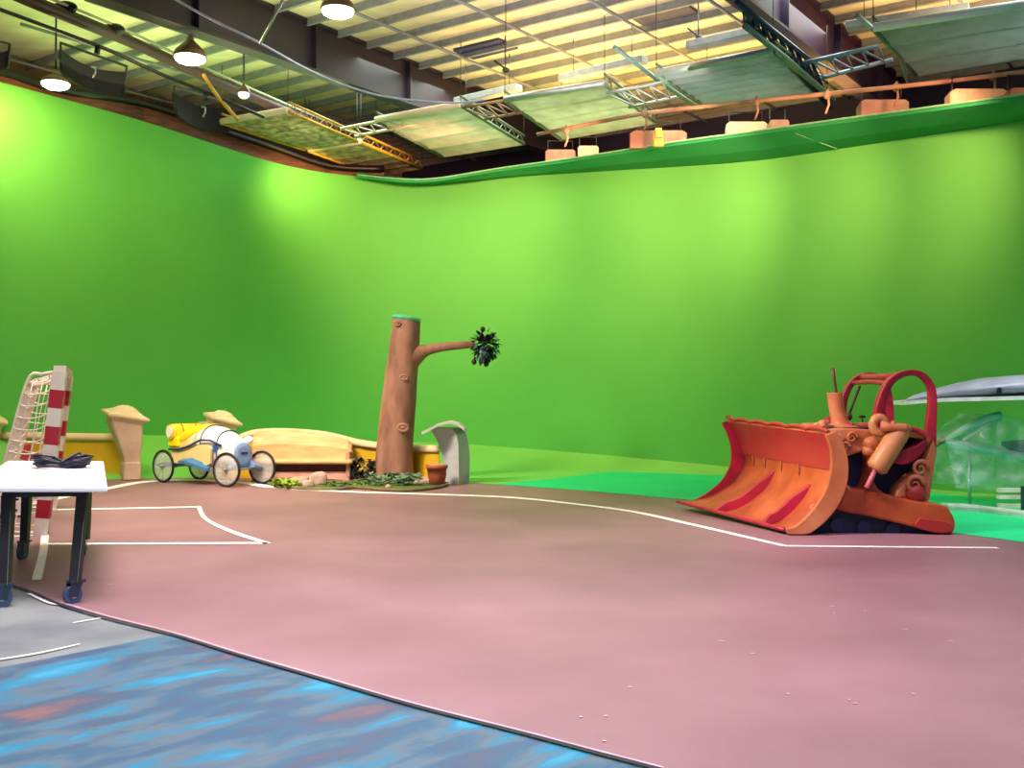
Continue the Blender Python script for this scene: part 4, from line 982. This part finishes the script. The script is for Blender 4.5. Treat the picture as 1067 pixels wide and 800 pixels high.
# roll hoops
def hoop(pts, D0, rw, nm):
    c = smooth_path([Q(x, y, D0) for x, y in pts], 6); b = MB(); s2 = []
    for i, p in enumerate(c):
        tn = (c[min(i + 1, len(c) - 1)] - c[max(i - 1, 0)]).normalized(); nr = V((-tn.z, 0, tn.x)).normalized(); k = i / (len(c) - 1)
        w_ = rw * (1.5 - .9 * math.sin(PI * min(k * 1.0, 1)) ** .7); dd = .07
        s2.append([p + nr * w_ + V((0, -dd, 0)), p - nr * w_ * .9 + V((0, -dd * .6, 0)), p - nr * w_ * .9 + V((0, dd * .6, 0)), p + nr * w_ + V((0, dd, 0))])
    b.loft(s2, smooth=True); b.build(nm, M_crim, doz, bev=.012)
hoop([(917, 448), (916, 434), (919, 416), (926, 400), (937, 391), (951, 388.5), (962, 393), (969, 404), (970.5, 420), (969, 440), (967.5, 462), (966, 472)], DN + .12, .065, 'roll_hoop')
fh = [(878, 444), (877, 430), (880, 414), (887, 400), (897, 392), (909, 391), (918, 396), (923, 406), (925, 425), (924, 445)]
hoop(fh, DF - .1, .06, 'roll_hoop')
b = MB(); b.tube(smooth_path([Q(938, 391, DN + .12), Q(918, 393, 13.6), Q(897, 393, DF - .1)], 5), .045, 8); b.build('roof_rail', M_crim, doz)
b = MB(); b.tube(smooth_path([Q(926, 400, DN + .12), Q(908, 398, 13.6), Q(888, 399, DF - .1)], 5), .03, 8); b.build('roof_rail', M_crim, doz)
# hydraulic ram, lumps
b = MB(); b.tube([Q(941, 446, DN - .1), Q(936, 452, DN - .12), Q(914, 487, DN - .2), Q(912, 490, DN - .2)], [.09, .13, .13, .09], 16); b.build('hydraulic_cylinder', M_peach, doz)
b = MB(); b.tube([Q(914, 486, DN - .19), Q(903, 508, DN - .2)], .03, 10); b.build('piston_rod', M_rose, doz)
b = MB(); pts = [Q(916 + math.cos(a) * 6.5, 443 - math.sin(a) * 8, DN - .05) for a in [2 * PI * i / 16 for i in range(16)]]; b.tube(pts, .055, 10, loop=True); b.build('cylinder_collar', M_peach, doz)
b = MB(); b.tube([Q(918, 444, DN - .15), Q(928, 445, DN - .2), Q(942, 446, DN - .2), Q(946, 445, DN - .2)], [.07, .05, .06, .045], 10); b.build('knuckle_bar', M_orangel, doz)
for x, y, r, m in ((908, 462, 8, M_orangel), (905, 470, 6.5, M_orangel), (946, 447, 4, M_orangel), (935, 448, 5, M_redor), (930, 442, 4, M_orangel)):
    b = MB(); b.ball(Q(x, y, DN - .05), r * DN / F, 14, 9, nz=.25, seed=x); b.build('joint_lump', m, doz)
b = MB(); b.tube(smooth_path([Q(942, 446, DN), Q(955, 448, DN), Q(966, 454, DN), Q(968, 460, DN)], 4), .035, 8); b.build('cab_trim', M_redor, doz)
# blade push arms
for D0 in (DN - .02, DF - .3):
    b = MB(); a = Q(868, 520, D0); a = V((X(850), D0, .28)); c = V((X(880), D0, .42)); b.tube([a, c], .07, 10); b.ball(a, .1, 12, 8); b.build('push_arm', M_orangel, doz)

# ------------------------------------------------------------------ wing and wrapped prop at the far side
D = 15.6
t = thing('aircraft_wing', 'grey pointed aircraft wing prop propped level behind the bulldozer', 'wing', Q(1030, 415, D))
prf = [(940, 418.5, .5), (955, 411, 3.5), (975, 405, 6), (1000, 398.5, 9), (1030, 393, 11), (1067, 390, 12), (1110, 390, 12)]
secs = []
for x, yt, h in prf:
    yb = interp([(940, 419), (975, 416), (1067, 413.5), (1110, 413)], x)[0]; a, c = Q(x, yt, D), Q(x, yb, D); m = (a.z + c.z) / 2; hz = max(.006, (a.z - c.z) / 2); cho = .05 + .7 * min(1, (x - 938) / 90)
    secs.append([V((a.x, D + math.cos(q) * cho, m + math.sin(q) * hz)) for q in [2 * PI * i / 14 for i in range(14)]])
b = MB(); b.loft(secs); b.build('wing_skin', M_wing, t)
b = MB(); s2 = []
for s_ in secs:
    lo = min(p.z for p in s_); x = s_[0].x; yy = min(p.y for p in s_)
    s2.append([V((x, yy - .01, lo - .035)), V((x, yy + .5, lo - .035)), V((x, yy + .5, lo + .02)), V((x, yy - .01, lo + .02))])
b.loft(s2, smooth=False); b.build('lower_edge', M_wingw, t)
b = MB(); b.box(Q(1041, 407, D - .68), (.02, .03, .045)); b.build('latch', M_black, t)
b = MB(); b.tube([Q(945, 417, D - .1), Q(1000, 407, D - .64), Q(1067, 403, D - .72)], .006, 5); b.build('seam', M_rim, t)
for x in (1088,):
    p = Q(x, 414, D); b = MB(); b.tube([V((p.x, D, p.z)), V((p.x, D, 0))], .05, 8); b.build('support_post', M_alu, t)
D = 15.9
t = thing('wrapped_glider', 'aqua glider nose wrapped in clear plastic film below the wing', 'glider', V((Q(1030, 520, D).x, D, 0)))
b = MB(); s2 = []
for x, y, ry, rd in ((983, 461, .8, .03), (992, 461.5, 4, .18), (1010, 465, 5, .3), (1035, 470, 5.5, .38), (1067, 478, 6, .42), (1100, 484, 6, .4)):
    c = Q(x, y, D); hz = ry * D / F; s2.append([c + V((0, math.cos(q) * rd, math.sin(q) * hz)) for q in [2 * PI * i / 14 for i in range(14)]])
b.loft(s2); b.build('hull', M_aqua, t)
b = MB(); b.tube([Q(984, 459, D - .1), Q(1005, 447, D - .15), Q(1030, 435, D - .2), Q(1042, 434, D - .2)], [.03, .06, .06, .08], 8); b.build('windshield_frame', M_aqua, t)
b = MB(); b.tube([Q(1004, 459, D - .15), Q(1022, 446, D - .15), Q(1038, 438, D - .2)], .03, 8); b.build('windshield_frame', M_wingw, t)
b = MB(); b.loft([[Q(x, y0, D - .25), Q(x, y1, D - .25), Q(x, y1, D - .05), Q(x, y0, D - .05)] for x, y0, y1 in ((1043, 460, 464), (1055, 459, 470), (1067, 458, 474), (1090, 458, 476))], smooth=False); b.build('seat_pad', mat('indigo_pad', (44, 46, 84), .7), t)
# film: wrinkled draped sheet around hull
b = MB(); rows = []
topl = [(986, 460), (1005, 450), (1030, 432), (1045, 432), (1067, 440), (1095, 446)]
botl = [(996, 508), (1010, 510), (1030, 511), (1045, 510), (1067, 507), (1095, 505)]
for j in range(13):
    u = j / 12; r_ = []
    for i in range(31):
        v = i / 30; a = interp([(k / 5, *q) for k, q in enumerate(topl)], v); c = interp([(k / 5, *q) for k, q in enumerate(botl)], v)
        x, y = a[0] + (c[0] - a[0]) * u, a[1] + (c[1] - a[1]) * u
        dd = D - .5 + .12 * noise.noise(V((v * 9, u * 5, 2))) + .06 * noise.noise(V((v * 25, u * 8, 5)))
        r_.append(Q(x, y, dd))
    rows.append(r_)
b.loft(rows, closed=False); 
b.loft([[p + V((0, 1.0, 0)) for p in r_] for r_ in rows], closed=False)
b.loft([rows[0], [p + V((0, 1.0, 0)) for p in rows[0]]], closed=False)
b.build('plastic_film', M_film, t)
b = MB(); b.tube([Q(960, 482, D - .1), Q(974, 465, D - .1), Q(984, 457, D - .1)], [.02, .025, .055], 8); b.build('wooden_stick', mat('tan_stick', (150, 140, 90), .7), t)
for x in (1010, 1090):
    c = Q(x, 470, D); b = MB(); b.tube([c, V((c.x, D, 0.0))], .02, 6); b.build('stand', M_alu, t)
# stacked pale bars (rack)
D = 15.0; t = thing('bar_rack', 'small rack of pale bars on dark posts standing behind the kerb', 'rack', V((Q(1055, 528, D).x, D, 0)))
for y in (511, 518, 527):
    for dy in (0,):
        a, c = Q(1040, y, D), Q(1090, y - 1, D); b = MB(); b.box((a + c) / 2, ((c - a).length / 2, .05, .028)); b.build('bar', mat('pale_bar', (206, 214, 190), .5), t)
for x in (1056, 1066, 1085):
    p = Q(x, 505, D); b = MB(); b.box((p.x, D - .27, p.z / 2), (.02, .02, p.z / 2)); b.build('post', mat('dark_teal_post', (24, 62, 54), .5), t)
# kerb
kp = [P(x, y, 0) for x, y in ((988, 533), (1020, 535), (1067, 541), (1130, 549))]
b = MB(); b.loft([[V((p.x, p.y, .0)), V((p.x, p.y + .25, .0)), V((p.x, p.y + .25, .11)), V((p.x, p.y + .03, .11)), V((p.x, p.y, .08))] for p in kp], smooth=False)
tag(b.build('floor_kerb', M_kerb), 'pale grey kerb strip on the green floor behind the bulldozer', 'kerb')

# ------------------------------------------------------------------ table with cable
ZT = .94
FR, FL_, BL, BR = P(112, 507, ZT), P(-34, 507, ZT), P(8, 480, ZT), P(108, 480.5, ZT)
tb = thing('rolling_table', 'white-topped black metal table on castors beside the net goal', 'table', V(((FR.x + FL_.x + BL.x + BR.x) / 4, (FR.y + BL.y) / 2, 0)))
b = MB(); b.hexa([p - V((0, 0, .045)) for p in (FL_, FR, BR, BL)] + [FL_, FR, BR, BL]); b.build('table_top', M_white, tb, bev=.012)
def bil(u, v): return FL_.lerp(FR, u).lerp(BL.lerp(BR, u), v)
fru = .86
legs = [(Q(5, 630, 8.38), Q(9, 517, 8.75)), (Q(78, 627, 8.5), Q(87, 517, 8.85)), (Q(25.5, 580, 10.85), Q(29, 515, 11.2)), (Q(89, 578, 11.1), Q(91, 514, 11.4))]
def caster(p, par, rz, r=.075):
    z = r; b = MB(); T = Matrix.Rotation(rz, 3, 'Z')
    b.tube([p + V((0, 0, z)) + T @ V((0, -.022, 0)), p + V((0, 0, z)) + T @ V((0, .022, 0))], r, 18); wl = b.build('caster_wheel', mat('slate_blue_wheel', (64, 84, 118), .4), par)
    b = MB(); b.tube([p + V((0, 0, z)) + T @ V((0, -.032, 0)), p + V((0, 0, z)) + T @ V((0, .032, 0))], .03, 10); b.build('axle_cap', M_rim, wl)
    b = MB()
    for s_ in (-1, 1):
        b.add([p + T @ V((-.05, s_ * .033, z - .01)), p + T @ V((.03, s_ * .033, z - .02)), p + T @ V((.075, s_ * .033, 2 * z + .03)), p + T @ V((-.03, s_ * .033, 2 * z + .03))], [(0, 1, 2, 3)])
    b.box(p + T @ V((.03, 0, 2 * z + .03)), (.06, .045, .01), rz); b.build('caster_fork', mat('gunmetal', (60, 70, 92), .35, metal=.5), par)
for i, (lo, hi) in enumerate(legs):
    lo = lo.copy(); hi = hi.copy(); lo.z = .17; hi.z = ZT - .09
    foot = V((lo.x, lo.y, 0)); hx = .05
    b = MB(); hi2 = hi
    b.hexa([lo + V((sx * .038, sy * .038, 0)) for sx, sy in ((-1, -1), (1, -1), (1, 1), (-1, 1))] + [hi2 + V((sx * .045, sy * .045, 0)) for sx, sy in ((-1, -1), (1, -1), (1, 1), (-1, 1))])
    lg = b.build('leg', M_black, tb, bev=.006)
    caster(foot + V((-.02, 0, 0)), lg, .4 + i * .5)
b = MB()
hs = []
for lo, hi in legs: hs.append(V((hi.x, hi.y, ZT - .075)))
for i, j in ((0, 1), (1, 3), (3, 2), (2, 0)):
    a, c = hs[i], hs[j]; d = (c - a); b.box((a + c) / 2, (d.length / 2 + .045, .03, .032), math.atan2(d.y, d.x))
b.build('frame', M_black, tb)
# coil of black cable
b = MB(); c = P(65, 487.5, ZT); b2 = None
for k in range(9):
    ph = random.uniform(-.3, .3); rx = .27 + random.uniform(-.03, .03); ry = .14 + random.uniform(-.05, .05); pts = []
    for i in range(28):
        a = 2 * PI * i / 28; x = math.cos(a) * rx; pinch = .35 + .65 * min(1, abs(x - .02) / .14)
        pts.append(c + V((x + random.uniform(-.005, .005) + ph * .05, math.sin(a) * ry * pinch, (.02 + .11 * pinch * (k / 9)) + .012 * math.sin(a * 2 + k))))
    b.tube(pts, .013, 6, loop=True)
b.tube(smooth_path([c + V((.02, -.1, .06)), c + V((.1, -.02, .12)), c + V((.17, .02, .15)), c + V((.24, -.04, .10))], 5), .012, 6)
tag(b.build('cable_coil', mat('black_cable', (20, 22, 44), .35)), 'coil of black cable lying on the white table', 'cable')

# ------------------------------------------------------------------ handball goal
Dn_, Df_ = 12.7, 15.6
nb, nt_ = Q(43, 558, Dn_), Q(62.5, 387, Dn_); fb, ft = Q(52.5, 531, Df_), Q(70, 391, Df_)
nb.z = .0; fb.z = 0
goal = thing('handball_goal', 'red and white banded handball goal with white net behind the table', 'goal', V(((nb.x + fb.x) / 2, (nb.y + fb.y) / 2, 0)))
def post(lo, hi, nm, w_=.065, nband=9, start=0):
    b = MB(); d = (hi - lo).normalized(); sx = V((1, .25, 0)).normalized(); sx = (sx - d * sx.dot(d)).normalized(); sy = d.cross(sx)
    for k in range(nband):
        p, q = lo.lerp(hi, k / nband), lo.lerp(hi, (k + 1) / nband); b.mi = (k + start) % 2
        b.hexa([p + sx * a * w_ + sy * c_ * w_ for a, c_ in ((-1, -1), (1, -1), (1, 1), (-1, 1))] + [q + sx * a * w_ + sy * c_ * w_ for a, c_ in ((-1, -1), (1, -1), (1, 1), (-1, 1))])
    return b.build(nm, [M_post_w, M_post_r], goal)
post(nb, nt_, 'goal_post', .078); post(fb, ft, 'goal_post', .075)
post(nt_ - (ft - nt_) * .02, ft + (ft - nt_) * .02, 'crossbar', .07, 15)
# rear support frame, near and far
def sup(bt, tp, dxm, nm):
    k1 = V((-.44, .1, -.12)); k2 = V((-.62, .15, -2.0 + .02))
    a = tp + k1; c = V((bt.x - .78, bt.y + .2, .03)); b = MB()
    b.tube(smooth_path([tp, tp + V((-.22, .05, -.03)), a, a.lerp(c, .5), c], 5), .02, 7); b.tube([c, V((bt.x, bt.y, .03))], .02, 7); b.build(nm, M_tube, goal); return a, c
an, cn = sup(nb, nt_, 0, 'net_support'); af, cf = sup(fb, ft, 0, 'net_support')
b = MB(); b.tube([an, af], .02, 7); b.build('net_rail', M_tube, goal); b = MB(); b.tube([cn, cf], .02, 7); b.build('net_rail', M_tube, goal)
def netquad(a, bq, c, d, nu, nv, nm):
    b = MB()
    def pt(u, v):
        p = a.lerp(bq, u).lerp(d.lerp(c, u), v); return p + V((.05 * noise.noise(V((u * 3, v * 3, a.x))), .05 * noise.noise(V((u * 3 + 4, v * 3, a.x))), -.06 * math.sin(PI * u)))
    for i in range(nu + 1): b.tube([pt(i / nu, k / 10) for k in range(11)], .008, 4)
    for j in range(nv + 1): b.tube([pt(k / 10, j / nv) for k in range(11)], .008, 4)
    return b
netn = netquad(nt_, an, cn, nb, 4, 13, 'n').build('net_side', M_net, goal)
netf = netquad(ft, af, cf, fb, 4, 13, 'n').build('net_side', M_net, goal)
netb = netquad(an, af, cf, cn, 14, 13, 'n').build('net_back', M_net, goal)
nett = netquad(nt_, ft, af, an, 14, 3, 'n').build('net_roof', M_net, goal)
# red plastic things against the garden wall
for (x0, x1, y0, y1, D, lb) in ((18, 30, 463, 471, 21.4, 'pink-red plastic crate behind the goal net, upper of two'), (16, 38, 472, 482, 21.35, 'wide pink-red plastic crate behind the goal net, lower of two')):
    a, c = Q(x0, y1, D), Q(x1, y0, D); b = MB()
    hw, hh = (c.x - a.x) / 2, (c.z - a.z) / 2; cx, cz = (a.x + c.x) / 2, (a.z + c.z) / 2
    if y1 > 475: cz = hh = c.z / 2
    b.box((cx, D, cz), (hw, .14, hh), bev=.01)
    for k in range(5): b.box((cx - hw + (k + .5) * hw * 2 / 5, D - .145, cz), (hw / 7, .01, hh * .7))
    tag(b.build('plastic_crate', M_pink), lb, 'crate', 'pink-red crates')
D = 14.8; b = MB(); p = P(14, 538, 0); b.box((p.x, p.y, .16), (.17, .14, .16), .2, bev=.04); t_ = b.build('white_box', mat('box_white', (226, 224, 226), .5, var=.03)); tag(t_, 'white box with black marks on the floor under the table', 'box')
b = MB(); R_ = Matrix.Rotation(.2, 3, 'Z')
for x, z, hw in ((.05, .25, .05), (-.02, .14, .07), (.06, .1, .04)):
    b.box(p + V((0, 0, z)) + R_ @ V((x, -.142, 0)), (hw, .006, .014), .2)
b.build('black_mark', M_black, t_)
b = MB(); b.box((p.x, p.y - .05, .02), (.2, .16, .02), .2); tag(b.build('box_tray', mat('wine_tray', (120, 40, 60), .6)), 'flat wine red tray under the white box', 'tray')
